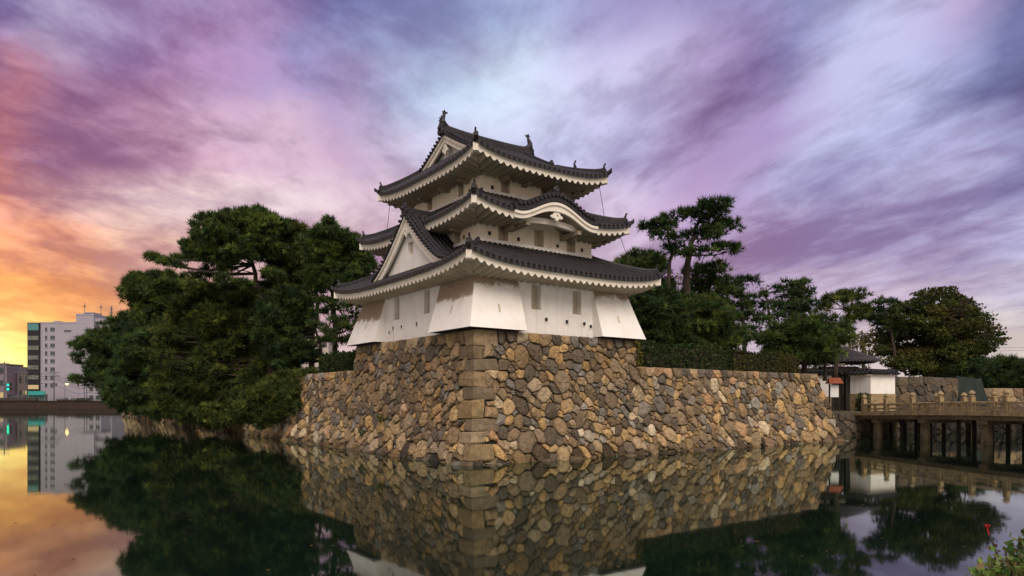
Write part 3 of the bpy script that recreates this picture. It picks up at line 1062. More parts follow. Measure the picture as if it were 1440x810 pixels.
def skirt(name, corner, stain_u, stain_v):
    su, sv = corner
    mb = MB()
    zt, zb_ = 9.12, ST + 0.03
    hu, hv = W1
    zs_ = [zt, 8.6, 8.0, 7.3, zb_]

    def fl(zz):
        q = (zt - zz) / (zt - zb_)
        return 0.004 + FL * (0.9 * q + 0.1 * q * q)

    xu, xv = 2.55, 3.2
    mb.col = (stain_u,) * 3       # face on the -v / +v side, along u
    mb.grid([[(su * (hu + fl(z)) if f == 1 else su * (xu + (hu - xu) * f + fl(z) * f), sv * (hv + fl(z)), z) for f in (0, 0.5, 1)] for z in zs_])
    mb.col = (stain_v,) * 3
    mb.grid([[(su * (hu + fl(z)), sv * (hv + fl(z)) if f == 1 else sv * (xv + (hv - xv) * f + fl(z) * f), z) for f in (0, 0.5, 1)] for z in zs_])
    mb.col = (0.0,) * 3
    mb.grid([[(su * xu, sv * (hv + fl(z)), z) for z in zs_], [(su * xu, sv * (hv - 0.1), z) for z in zs_]])
    mb.grid([[(su * (hu + fl(z)), sv * xv, z) for z in zs_], [(su * (hu - 0.1), sv * xv, z) for z in zs_]])
    # underside and a thin timber lip
    q = fl(zb_)
    mb.cur = 1
    mb.poly([(su * xu, sv * (hv + q), zb_), (su * (hu + q), sv * (hv + q), zb_), (su * (hu + q), sv * xv, zb_), (su * (hu - 0.1), sv * xv, zb_), (su * (hu - 0.1), sv * (hv - 0.1), zb_), (su * xu, sv * (hv - 0.1), zb_)])
    mb.cur = 0
    o = mb.build(name, [M['stained'], M['darkwood']], tower, colors=True, off=OFF)
    # arrow slits
    for (face, pos) in (('u', 0.5), ('v', 0.5)):
        m_ = MB()
        zc = 7.45
        d = fl(zc) + 0.012
        if face == 'u':
            c = su * (xu + (hu - xu) * pos + 0.2)
            f0 = lambda a, z_: (c + a, sv * (hv + fl(z_) + 0.012), z_)
        else:
            c = sv * (xv + (hv - xv) * pos + 0.2)
            f0 = lambda a, z_: (su * (hu + fl(z_) + 0.012), c + a, z_)
        m_.cur = 0
        for a0, a1, z0_, z1_ in ((-0.12, -0.06, zc - 0.2, zc + 0.2), (0.06, 0.12, zc - 0.2, zc + 0.2), (-0.12, 0.12, zc + 0.2, zc + 0.26)):
            m_.poly([f0(a0, z0_), f0(a1, z0_), f0(a1, z1_), f0(a0, z1_)])
        m_.cur = 1
        m_.poly([f0(-0.06, zc - 0.2), f0(0.06, zc - 0.2), f0(0.06, zc + 0.2), f0(-0.06, zc + 0.2)])
        m_.build('slit', [M['plaster'], M['shutter']], o, off=OFF)


skirt('stone_drop', (-1, -1), 0.22, 0.66)
skirt('stone_drop', (1, -1), 0.26, 0.3)
skirt('stone_drop', (-1, 1), 0.3, 0.78)
skirt('stone_drop', (1, 1), 0.3, 0.3)


def brackets(roof_o, k, xs, Wb, z, ln):
    for x in xs:
        m_ = MB()
        m_.hexa([side(k, x - 0.13, Wb - 0.05, z - 0.24), side(k, x + 0.13, Wb - 0.05, z - 0.24), side(k, x + 0.13, Wb + ln, z - 0.16), side(k, x - 0.13, Wb + ln, z - 0.16),
                 side(k, x - 0.13, Wb - 0.05, z + 0.05), side(k, x + 0.13, Wb - 0.05, z + 0.05), side(k, x + 0.13, Wb + ln, z + 0.05), side(k, x - 0.13, Wb + ln, z + 0.05)])
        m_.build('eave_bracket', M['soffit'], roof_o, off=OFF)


def make_roof(name, rf, wall, zw, scal=0.17, skipf=None):
    mb = MB()
    for k in range(4): rf.tiles(mb, k)
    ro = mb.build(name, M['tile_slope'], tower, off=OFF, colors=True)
    mb = MB()
    for k in range(4): rf.fascia(mb, k, wall, zw, scal, skip=skipf)
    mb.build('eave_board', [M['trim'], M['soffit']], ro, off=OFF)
    return ro


# lower roof
rf1 = Roof(6.43, 7.85, W2[0] - 0.02, W2[1] - 0.02, 9.42, 0.52, 11.02)
ro1 = make_roof('lower_roof', rf1, W1, 9.05)
for c in range(4): hip_ridge(ro1, rf1, c)
m_ = MB()                                      # white flashing band where the roof meets the storey above
for k in range(4):
    A, B = W2 if k % 2 == 0 else W2[::-1]
    n = round(2 * A / 0.3)
    xs = [-A - 0.10 + (2 * A + 0.2) * i / (n * 4) for i in range(n * 4 + 1)]
    m_.grid([[side(k, x, B, 11.30) for x in xs], [side(k, x, B + 0.10, 11.26) for x in xs], [side(k, x, B + 0.12, 11.06 + 0.06 * abs(math.sin(math.pi * i / 4))) for i, x in enumerate(xs)]])
m_.build('flashing', M['plaster'], ro1, off=OFF)

# middle roof with its curved gable (karahafu) on the right-hand face
KC, KW, KH = -0.1, 2.55, 0.86


def kara(k, x):
    if k != 0: return 0.0
    q = (x - KC) / KW
    if abs(q) >= 1: return 0.0
    b_ = 0.5 * (1 + math.cos(math.pi * q))
    return KH * (b_ ** 0.9)


rf2 = Roof(5.29, 6.54, W3[0] - 0.02, W3[1] - 0.02, 12.42, 0.50, 13.95, bump=kara)
ro2 = make_roof('middle_roof', rf2, W2, 12.06, skipf=lambda k, x: k == 0 and abs(x - KC) < KW + 0.1)
for c in range(4): hip_ridge(ro2, rf2, c)
m_ = MB()
for k in range(4):
    A, B = W3 if k % 2 == 0 else W3[::-1]
    n = round(2 * A / 0.3)
    xs = [-A - 0.10 + (2 * A + 0.2) * i / (n * 4) for i in range(n * 4 + 1)]
    m_.grid([[side(k, x, B, 14.22) for x in xs], [side(k, x, B + 0.10, 14.18) for x in xs], [side(k, x, B + 0.12, 13.99 + 0.06 * abs(math.sin(math.pi * i / 4))) for i, x in enumerate(xs)]])
m_.build('flashing', M['plaster'], ro2, off=OFF)


def pendant(mb, fn, sc_=1.0):
    """carved gable pendant: fn(a, h, d) maps across, up, outward"""
    out = [(0, -0.62), (0.10, -0.52), (0.16, -0.38), (0.30, -0.40), (0.40, -0.28), (0.36, -0.14), (0.24, -0.10), (0.22, 0.05), (0.12, 0.20), (0, 0.24)]
    out = out + [(-x, y) for x, y in out[-2:0:-1]]
    rows = [[fn(x * sc_ * e, y * sc_ * e - (1 - e) * 0.1, d) for x, y in out] for d, e in ((0, 1), (0.07, 1), (0.10, 0.85))]
    ids = mb.grid(rows, True); mb.face(ids[-1])
    cur = mb.cur
    mb.cur = 1
    c = [fn(0.06 * sc_ * math.cos(a), -0.14 * sc_ + 0.06 * sc_ * math.sin(a), 0.104) for a in [2 * math.pi * i / 8 for i in range(8)]]
    mb.poly(c)
    mb.cur = cur


# curved gable front
yk = 6.54
m_ = MB()
n = 40
xs = [KC - KW - 0.25 + (2 * KW + 0.5) * i / n for i in range(n + 1)]


def kz(x): return rf2.eave(0, x)


for (t0, t1, y0, y1) in ((-0.06, -0.20, yk + 0.10, yk - 0.1), (-0.20, -0.41, yk + 0.03, yk - 0.12)):
    a = [side(0, x, y0, kz(x) + t0) for x in xs]
    b_ = [side(0, x, y0, kz(x) + t1 - (0.10 if t1 < -0.3 else 0) * math.exp(-((x - KC) / 0.9) ** 2)) for x in xs]
    c = [side(0, x, y1, kz(x) + t1 - (0.10 if t1 < -0.3 else 0) * math.exp(-((x - KC) / 0.9) ** 2)) for x in xs]
    d = [side(0, x, y1, kz(x) + t0) for x in xs]
    m_.grid([d, a, b_, c])
    for j in (0, -1): m_.poly([a[j], b_[j], c[j], d[j]])
kg = m_.build('curved_gable', M['trim'], tower, off=OFF)
m_ = MB()                                         # row of round tile ends capping the curve
for i in range(20):
    x = KC - KW + 0.05 + (2 * KW - 0.1) * i / 19
    m_.tube([side(0, x, yk - 1.2, kz(x) + 0.36), side(0, x, yk + 0.16, kz(x) + 0.36)], 0.125, 8)
m_.sweep([side(0, x, yk - 0.02, kz(x) + 0.0) for x in xs], [(-0.6, -0.02), (0.14, -0.02), (0.14, 0.13), (0.10, 0.14), (0.10, 0.32), (-0.6, 0.32)])
m_.build('verge_tiles', M['tile'], kg, off=OFF)
m_ = MB(); pendant(m_, lambda a, h, d: side(0, KC + a * 1.25, yk - 0.12 + d, 12.42 + KH - 0.62 + h * 0.75), 0.85)
m_.build('pendant', [M['trim'], M['hole']], kg, off=OFF)
m_ = MB()                                         # rainbow beam and its two bracket arms
pts = [side(0, KC - 1.9 + 3.8 * i / 10, yk - 0.62, 12.18 + 0.16 * math.sin(math.pi * i / 10)) for i in range(11)]
m_.sweep(pts, [(-0.12, -0.15), (0.12, -0.15), (0.12, 0.15), (-0.12, 0.15)])
m_.build('beam', M['trim'], kg, off=OFF)
brackets(kg, 0, [KC - 1.75, KC + 1.75], W2[1], 12.05, 1.5)
m_ = MB()
m_.sweep([side(0, KC, y, 12.42 + KH + 0.36 + 0.10 * max(0, (y - 5.6)) ** 2) for y in (3.5, 4.4, 5.2, 5.8, 6.2, 6.45)], scaled(RIDGE, 1.2, 1.35))
demon_tile(m_, side(0, KC, 6.48, 12.42 + KH + 0.48), (0, -1), 0.85)
m_.build('gable_ridge', M['tile'], kg, off=OFF)

# upper roof: hipped below, gabled above
A3, B3, UG, ZR, ZE3 = 4.52, 5.54, 3.05, 18.12, 15.38
TH = (B3 - 2.75) / B3


def g3(t): return 0.78 * t + 0.22 * t * t


class Upper(Roof):
    pass


rf3 = Roof(A3, B3, UG, 2.75, ZE3, 0.50, ZE3 + (ZR - ZE3) * g3(TH), g=lambda t: g3(t * TH) / g3(TH))
mb = MB()
for k in (1, 3): rf3.tiles(mb, k)
for k in (0, 2):                                   # long slopes run from the eave to the main ridge
    nr = 22
    prev = None
    for x, h in columns(-A3, A3):
        tm = 1.0 if abs(x) <= UG + 0.02 else TH * (A3 - abs(x)) / (A3 - UG)
        c = [side(k, x, B3 + 0.03, rf3.eave(k, x) - 0.13)]
        for i in range(nr + 1):
            for e in (0, 1):
                if i == nr and e: continue
                t_ = min((i + (0.97 if e else 0)) / nr, tm)
                L = A3 + (UG - A3) * min(1, t_ / TH)
                sg = min(1.0, abs(x) / L)
                up_ = 0.10 * sg ** 3 * min(1, t_ / TH)
                zz = ZE3 + 0.5 * (0.25 * sg ** 2 + 0.75 * sg ** 4.5) * max(0, 1 - t_ / TH) ** 1.3 + (ZR - ZE3) * g3(t_) + up_
                c.append(side(k, x, B3 * (1 - t_) + (0.03 if i == 0 and not e else 0), zz + h + (0.03 if not e else 0)))
        tcol = TCOL(h)
        ids = []
        for ii, p in enumerate(c):
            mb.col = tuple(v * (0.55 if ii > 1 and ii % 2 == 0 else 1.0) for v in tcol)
            ids.append(mb.V(p))
        if prev:
            for i in range(len(ids) - 1):
                if mb.v[prev[i]] == mb.v[prev[i + 1]] and mb.v[ids[i]] == mb.v[ids[i + 1]]: continue
                mb.face((prev[i], ids[i], ids[i + 1], prev[i + 1]))
        prev = ids
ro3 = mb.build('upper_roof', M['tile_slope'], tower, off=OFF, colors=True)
mb = MB()
for k in range(4): rf3.fascia(mb, k, W3, 15.02, 0.17)
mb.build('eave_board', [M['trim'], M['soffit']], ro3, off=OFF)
for c in range(4): hip_ridge(ro3, rf3, c, 1.0, stage=5 if c == 1 else None)
for rf, ro, wl, zw in ((rf1, ro1, W1, 8.95), (rf2, ro2, W2, 11.98), (rf3, ro3, W3, 14.95)):
    if rf is not rf1:
        brackets(ro, 0, [x for x in (-wl[0] * 0.55, -wl[0] * 0.05, wl[0] * 0.55) if rf is not rf2 or abs(x) > 1.9], wl[1], zw, 0.6)
        brackets(ro, 3, [-wl[1] * 0.55, wl[1] * 0.1, wl[1] * 0.65], wl[0], zw, 0.6)


def gable_front(name, k, x0, yg, zfun, half, zbase, ywall, window, parent=tower, band=0.40, drop=0.06):
    """bargeboards following zfun(d), plaster triangle behind, pendant at the apex"""
    m_ = MB()
    n = 16
    for sgn in (-1, 1):
        ds = [half * i / n for i in range(n + 1)]
        for (t0, t1, y0, y1) in ((0.0, 0.16, yg, yg - 0.16), (0.16, band, yg - 0.07, yg - 0.2)):
            def pt(d, off_, y):
                z1_ = zfun(d + 0.02); z0_ = zfun(max(0, d - 0.02))
                sl = (z0_ - z1_) / (0.04 if d >= 0.02 else 0.02 + d)
                # measure the band square to the slope, mitred at the apex
                return side(k, x0 + sgn * d, y, zfun(d) - drop - off_ * math.sqrt(1 + sl * sl))
            a = [pt(d, t0, y0) for d in ds]; b_ = [pt(d, t1, y0) for d in ds]
            c = [pt(d, t1, y1) for d in ds]; e = [pt(d, t0, y1) for d in ds]
            m_.grid([e, a, b_, c])
            m_.poly([a[-1], b_[-1], c[-1], e[-1]])
    go = m_.build(name, M['trim'], parent, off=OFF)
    m_ = MB()
    ds = [half * (i / 12 - 1) for i in range(25)]
    wn = window
    if wn:
        w_, za, zb_ = wn
        xs = sorted(set([d for d in ds if abs(d) > w_ / 2 + 0.05] + [-w_ / 2, w_ / 2, 0]))
        for i in range(len(xs) - 1):
            a, b_ = xs[i], xs[i + 1]
            ta, tb = zfun(abs(a)) - 0.15, zfun(abs(b_)) - 0.15
            if abs((a + b_) / 2) < w_ / 2:
                m_.poly([side(k, x0 + a, ywall, zbase), side(k, x0 + b_, ywall, zbase), side(k, x0 + b_, ywall, za), side(k, x0 + a, ywall, za)])
                m_.poly([side(k, x0 + a, ywall, zb_), side(k, x0 + b_, ywall, zb_), side(k, x0 + b_, ywall, tb), side(k, x0 + a, ywall, ta)])
            else:
                m_.poly([side(k, x0 + a, ywall, min(zbase, ta)), side(k, x0 + b_, ywall, min(zbase, tb)), side(k, x0 + b_, ywall, tb), side(k, x0 + a, ywall, ta)])
    else:
        m_.grid([[side(k, x0 + d, ywall, min(zbase, zfun(abs(d)) - 0.15)) for d in ds], [side(k, x0 + d, ywall, zfun(abs(d)) - 0.15) for d in ds]])
    m_.build('gable_wall', M['plaster'], go, off=OFF)
    if wn:
        w_, za, zb_ = wn
        m_ = MB()
        for a, b_ in (((-w_ / 2, za), (w_ / 2, za)), ((w_ / 2, za), (w_ / 2, zb_)), ((w_ / 2, zb_), (-w_ / 2, zb_)), ((-w_ / 2, zb_), (-w_ / 2, za))):
            m_.poly([side(k, x0 + a[0], ywall, a[1]), side(k, x0 + b_[0], ywall, b_[1]), side(k, x0 + b_[0], ywall - 0.25, b_[1]), side(k, x0 + a[0], ywall - 0.25, a[1])])
        m_.cur = 1
        m_.hexa([side(k, x0 + a, b_, c) for c in (za, zb_) for a, b_ in ((-w_ / 2, ywall - 0.18), (w_ * 0.2, ywall - 0.18), (w_ * 0.2, ywall - 0.24), (-w_ / 2, ywall - 0.24))])
        m_.poly([side(k, x0 + a, ywall - 0.25, c) for a, c in ((-w_ / 2, za), (w_ / 2, za), (w_ / 2, zb_), (-w_ / 2, zb_))])
        m_.build('window', [M['plaster'], M['shutter']], go, off=OFF)
    m_ = MB(); pendant(m_, lambda a, h, d: side(k, x0 + a, yg - 0.16 + d, zfun(0) - 0.42 - band * 0.9 + h), 0.75)
    m_.build('pendant', [M['trim'], M['hole']], go, off=OFF)
    return go


def verge_tiles(mb, k, x0, y, zfun, half, w_=0.13):
    """round tile ends stepping down a gable edge"""
    for sgn in (-1, 1):
        d = 0.15
        while d < half:
            p = side(k, x0 + sgn * d, y - 0.35, zfun(d) + 0.02); q = side(k, x0 + sgn * d, y + 0.10, zfun(d) + 0.02)
            mb.tube([p, q], 0.085, 8)
            d += 0.24


def zf3(d): return ZE3 + (ZR - ZE3) * g3(1 - d / B3) + 0.10


for k in (1, 3):
    go = gable_front('gable', k, 0, UG + 0.02, zf3, 2.85, ZE3 + 0.8, UG - 0.45, None)
    m_ = MB(); verge_tiles(m_, k, 0, UG + 0.05, zf3, 2.75)
    m_.build('verge_tiles', M['tile'], go, off=OFF)
# main ridge, descending ridges
m_ = MB()
P = [(3.25 * (i / 8 - 1), 0, ZR + 0.08 + 0.14 * abs(i / 8 - 1) ** 3) for i in range(17)]
m_.sweep(P, scaled(RIDGE, 1.35, 1.75))
m_.build('main_ridge', M['tile'], ro3, off=OFF)
for su in (-1, 1):
    m_ = MB(); demon_tile(m_, (su * 3.27, 0, ZR + 0.2), (su, 0), 1.0, horn=False)
    m_.build('ridge_end_tile', M['tile'], ro3, off=OFF)
    for sv in (-1, 1):
        m_ = MB()
        P = [(su * (UG - 0.42), sv * B3 * (1 - t_), ZE3 + (ZR - ZE3) * g3(t_) + 0.10) for t_ in np.linspace(0.97, 0.50, 9)]
        m_.sweep(P, scaled(RIDGE, 0.8, 0.9))
        demon_tile(m_, Vector(P[-1]) + Vector((0, 0, 0.08)), (0, sv), 0.7, horn=False)
        m_.build('descending_ridge', M['tile'], ro3, off=OFF)


def fish(parent, x, su):
    """roof-ridge dolphin fish: head on the ridge, body arching up, tail fanned at the top"""
    m_ = MB()
    sp = [(-0.16, 0.10), (0.06, 0.16), (0.20, 0.34), (0.20, 0.56), (0.10, 0.76), (0.02, 0.92), (0.03, 1.02)]
    rad = [0.13, 0.20, 0.19, 0.155, 0.115, 0.075, 0.05]
    pt = lambda a, h, c=0.0: (x + su * a * 0.8, c * 0.8, ZR + 0.46 + h * 0.74)
    m_.tube([pt(a, h) for a, h in sp], rad, 10)
    # tail fan
    for c in (-0.05, 0.05):
        pass
    tail = [(0.02, 0.90), (-0.10, 1.02), (-0.26, 1.12), (-0.20, 1.20), (-0.06, 1.18), (0.02, 1.34), (0.10, 1.20), (0.20, 1.16), (0.12, 1.04)]
    r0 = [pt(a, h, -0.045) for a, h in tail]; r1 = [pt(a, h, 0.045) for a, h in tail]
    ids = m_.grid([r0, r1], True); m_.face(ids[0][::-1]); m_.face(ids[1])
    # dorsal spikes and side fins
    for i in range(1, 6):
        a, h = sp[i]; r = rad[i]
        m_.hexa([pt(a + r * 0.6, h - 0.08, -0.03), pt(a + r * 0.6, h - 0.08, 0.03), pt(a + r * 0.6, h + 0.06, 0.03), pt(a + r * 0.6, h + 0.06, -0.03)] +
                [pt(a + r + 0.12, h + 0.04, -0.012), pt(a + r + 0.12, h + 0.04, 0.012), pt(a + r + 0.11, h + 0.07, 0.012), pt(a + r + 0.11, h + 0.07, -0.012)])
    for c in (-1, 1):
        m_.hexa([pt(0.0, 0.14, c * 0.16), pt(0.12, 0.14, c * 0.16), pt(0.12, 0.26, c * 0.16), pt(0.0, 0.26, c * 0.16),
                 pt(0.10, 0.24, c * 0.36), pt(0.16, 0.26, c * 0.36), pt(0.16, 0.32, c * 0.34), pt(0.10, 0.32, c * 0.34)])
    m_.tube([pt(-0.14, 0.16), pt(-0.26, 0.12), pt(-0.34, 0.02)], [0.11, 0.085, 0.05], 8)
    m_.build('fish_finial', M['tile'], parent, off=OFF)


fish(ro3, -3.0, -1)
fish(ro3, 3.0, 1)

# big gable dormer on the left-hand face
GX, GY, GH, GZ0, GZ1 = 0.45, 5.78, 3.95, 10.05, 13.10


def zf1(d): return GZ0 + (GZ1 - GZ0) * max(0.0, 1 - d / GH) ** 1.28


dg = gable_front('dormer_gable', 3, GX, GY, zf1, GH - 0.05, 9.6, GY - 0.36, (0.60, 10.95, 11.62), band=0.46)
m_ = MB()
for sgn in (-1, 1):
    prev = None
    nr = 18
    for y, h in columns(2.9, GY + 0.06, 0.30):
        c = []
        for i in range(nr + 1):
            for e in (0, 1):
                if i == nr and e: continue
                d = GH * 1.03 * (i + (0.97 if e else 0)) / nr
                c.append(side(3, GX + sgn * d, y, zf1(d) + h + (0 if not e else 0.03) - 0.02))
        c.append(side(3, GX + sgn * GH * 1.03, y, zf1(GH) - 0.14))
        tcol = TCOL(h)
        ids = []
        for ii, p in enumerate(c):
            m_.col = tuple(v * (0.55 if ii > 1 and ii % 2 == 0 else 1.0) for v in tcol)
            ids.append(m_.V(p))
        if prev:
            for i in range(len(ids) - 1): m_.face((prev[i], ids[i], ids[i + 1], prev[i + 1]))
        prev = ids
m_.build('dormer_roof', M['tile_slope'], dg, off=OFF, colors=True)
m_ = MB(); verge_tiles(m_, 3, GX, GY + 0.06, zf1, GH - 0.1)
m_.build('verge_tiles', M['tile'], dg, off=OFF)
m_ = MB()
P = [side(3, GX, y, GZ1 + 0.06 + 0.10 * max(0, (y - 5.0)) ** 2 + 0.12 * max(0, 4.2 - y) ** 1.5) for y in (3.0, 3.6, 4.2, 4.8, 5.4, 5.8)]
m_.sweep(P, scaled(RIDGE, 1.2, 1.2))
demon_tile(m_, Vector(P[-1]) + Vector((0, 0, 0.05)), (-1, 0), 0.95)
m_.build('gable_ridge', M['tile'], dg, off=OFF)
for sgn in (-1, 1):                                # descending ridge beside the verge
    m_ = MB()
    m_.sweep([side(3, GX + sgn * d, GY - 0.5, zf1(d) + 0.08) for d in np.linspace(0.1, GH * 0.98, 14)], scaled(RIDGE, 0.8, 0.8))
    m_.build('descending_ridge', M['tile'], dg, off=OFF)

# lightning conductor cables hanging between the eaves
for (p, q) in ((side(0, 4.15, 5.2, 15.2), side(0, 4.5, 5.35, 12.9)), (side(0, 4.9, 6.1, 12.3), side(0, 5.5, 6.6, 9.95)), (side(3, -4.7, 4.1, 15.2), side(3, -4.9, 4.3, 12.95))):
    m_ = MB(); m_.tube([p, Vector(p).lerp(Vector(q), 0.5) + Vector((0.03, 0, -0.02)), q], 0.016, 5)
    m_.tube([Vector(p) + Vector((0, 0, 0.1)), Vector(p) + Vector((0, 0, -0.05))], 0.05, 6)
    m_.build('conductor_cable', M['wire'], tower, off=OFF)

# ------------------------------------------------------------------ foliage
NR = np.random.default_rng(11)


def soup(name, tris, cols, m_, parent=None, nv=3):
    """mesh of loose small faces; tris (n, nv, 3), cols (n, 3)"""
    n = len(tris)
    me = bpy.data.meshes.new(name)
    me.vertices.add(n * nv)
    me.vertices.foreach_set('co', np.ascontiguousarray(tris, dtype=np.float32).ravel())
    me.loops.add(n * nv)
    me.loops.foreach_set('vertex_index', np.arange(n * nv, dtype=np.int32))
    me.polygons.add(n)
    me.polygons.foreach_set('loop_start', np.arange(0, n * nv, nv, dtype=np.int32))
    me.polygons.foreach_set('loop_total', np.full(n, nv, dtype=np.int32))
    me.materials.append(m_)
    a = me.color_attributes.new('col', 'FLOAT_COLOR', 'POINT')
    c4 = np.c_[np.repeat(cols, nv, 0), np.ones(n * nv)]
    a.data.foreach_set('color', c4.astype(np.float32).ravel())
    me.update(calc_edges=True)
    o = bpy.data.objects.new(name, me)
    col.objects.link(o)
    if parent: o.parent = parent
    return o


def unit(v): return v / (np.linalg.norm(v, axis=-1, keepdims=True) + 1e-9)


def needle_pads(pads, origin, pal, dens=26, nb=9, length=0.30, width=0.045, lift=0.35):
    """pads: (centre, rx, ry, rz); returns tufts of thin needles lying over flattened clouds"""
    T, Cc = [], []
    more = []
    for c, rx, ry, rz in pads:                        # small sprays breaking the rim of every cloud
        more.append((c, rx * 0.82, ry * 0.82, rz * 0.85))
        for _ in range(6):
            a = NR.uniform(0, 2 * math.pi); k = NR.uniform(0.22, 0.42)
            more.append(((c[0] + rx * math.cos(a) * NR.uniform(0.75, 1.15), c[1] + ry * math.sin(a) * NR.uniform(0.75, 1.15), c[2] + rz * NR.uniform(-0.25, 0.85)), rx * k, ry * k, max(0.16, rz * k)))
    for c, rx, ry, rz in more:
        n = max(8, int(dens * math.pi * rx * ry * 1.1 / (length / 0.40) ** 2))
        d = unit(NR.normal(size=(n, 3)))
        d[:, 2] = np.abs(d[:, 2]) * np.where(NR.random(n) < 0.78, 1, -1)
        lump = 1 + 0.28 * np.sin(d[:, 0] * 5 + NR.uniform(0, 6)) * np.cos(d[:, 1] * 4 + NR.uniform(0, 6))
        r = NR.uniform(0.45, 1.0, n) ** 0.5 * lump
        p = d * r[:, None] * np.array([rx, ry, rz]) + np.array(c) - np.array(origin)
        nrm = unit(d / np.array([rx, ry, rz]) * rz + np.array([0, 0, lift]))
        pc = 1.4 * np.array(pal[NR.integers(len(pal))]) * NR.uniform(0.6, 1.4)
        tc_ = pc[None] * NR.uniform(0.6, 1.5, (n, 1)) * np.array([1, 1, 1])
        alt = NR.random(n) < 0.12
        tc_[alt] = np.array(pal[-1]) * NR.uniform(0.8, 1.3, (alt.sum(), 1))
        P = np.repeat(p, nb, 0); N = np.repeat(nrm, nb, 0)
        a = unit(N + NR.normal(size=P.shape) * 0.62)
        s_ = unit(np.cross(a, NR.normal(size=P.shape)))
        L = length * NR.uniform(0.6, 1.25, (len(P), 1))
        w_ = width * NR.uniform(0.6, 1.3, (len(P), 1))
        T.append(np.stack([P - s_ * w_, P + s_ * w_, P + a * L], 1))
        Cc.append(np.repeat(tc_, nb, 0))
    return np.concatenate(T), np.concatenate(Cc)


def leaf_clumps(pads, origin, pal, dens=60, size=0.22):
    T, Cc = [], []
    for c, rx, ry, rz in pads:
        n = max(10, int(dens * (rx * ry + rx * rz + ry * rz)))
        d = unit(NR.normal(size=(n, 3)))
        r = NR.uniform(0.1, 1.0, n) ** 0.45
        lump = 1 + 0.25 * np.sin(d[:, 0] * 6 + NR.uniform(0, 6)) * np.cos(d[:, 2] * 5 + NR.uniform(0, 6))
        p = d * (r * lump)[:, None] * np.array([rx, ry, rz]) + np.array(c) - np.array(origin)
        a = unit(d * 0.6 + NR.normal(size=(n, 3)) * 0.8 + np.array([0, 0, 0.1]))
        b_ = unit(np.cross(a, NR.normal(size=(n, 3))))
        s_ = size * NR.uniform(0.6, 1.4, (n, 1))
        pc = np.array(pal[NR.integers(len(pal))]) * NR.uniform(0.8, 1.2)
        T.append(np.stack([p - a * s_ * 0.6, p + b_ * s_ * 0.35, p + a * s_ * 0.6, p - b_ * s_ * 0.35], 1))
        cc = pc[None] * NR.uniform(0.6, 1.5, (n, 1))
        alt = NR.random(n) < 0.15
        cc[alt] = np.array(pal[-1]) * NR.uniform(0.7, 1.3, (alt.sum(), 1))
        Cc.append(cc)
    return np.concatenate(T), np.concatenate(Cc)


def inpoly(x, y, P):
    c = False
    n = len(P)
    for i in range(n):
        x0, y0 = P[i]; x1, y1 = P[(i + 1) % n]
        if (y0 > y) != (y1 > y) and x < (x1 - x0) * (y - y0) / (y1 - y0) + x0: c = not c
    return c


def fill(P, w_, h_, rng, sep=0.8):
    """pad centres spread over an outline drawn on the photo: (px, py, half width, half height)"""
    x0, x1 = min(p[0] for p in P), max(p[0] for p in P)
    y0, y1 = min(p[1] for p in P), max(p[1] for p in P)
    out = []
    for _ in range(2500):
        x, y = rng.uniform(x0, x1), rng.uniform(y0, y1)
        if not inpoly(x, y, P): continue
        k = rng.uniform(0.7, 1.3)
        if all(((x - a) / (w_ * sep)) ** 2 + ((y - b_) / (h_ * sep)) ** 2 > 1.0 for a, b_, _, _ in out):
            out.append((x, y, w_ * k, h_ * k * rng.uniform(0.85, 1.2)))
    return out


def rim(P, rng, step=13, w_=(5, 10), h_=(2.5, 4.5), out=(-3, 9)):
    """branch tips standing out from an outline"""
    cx = sum(p[0] for p in P) / len(P); cy = sum(p[1] for p in P) / len(P)
    res = []
    for a, b in zip(P, P[1:] + P[:1]):
        L = math.hypot(b[0] - a[0], b[1] - a[1])
        for k in range(max(1, int(L / step))):
            q = rng.random()
            x, y = a[0] + (b[0] - a[0]) * q, a[1] + (b[1] - a[1]) * q
            m = math.hypot(x - cx, y - cy) + 1e-6
            o = rng.uniform(*out)
            res.append((x + (x - cx) / m * o, y + (y - cy) / m * o * 0.8, rng.uniform(*w_), rng.uniform(*h_)))
    return res


PINE_PAL = [(0.030, 0.055, 0.014), (0.022, 0.042, 0.013), (0.045, 0.070, 0.014), (0.035, 0.052, 0.020), (0.070, 0.095, 0.020)]
PINE_OLIVE = [(0.036, 0.052, 0.013), (0.028, 0.045, 0.012), (0.046, 0.056, 0.014), (0.022, 0.037, 0.012), (0.085, 0.098, 0.021)]
PINE_DARK = [(0.018, 0.036, 0.014), (0.024, 0.046, 0.015), (0.016, 0.030, 0.013), (0.030, 0.050, 0.014), (0.048, 0.075, 0.018)]


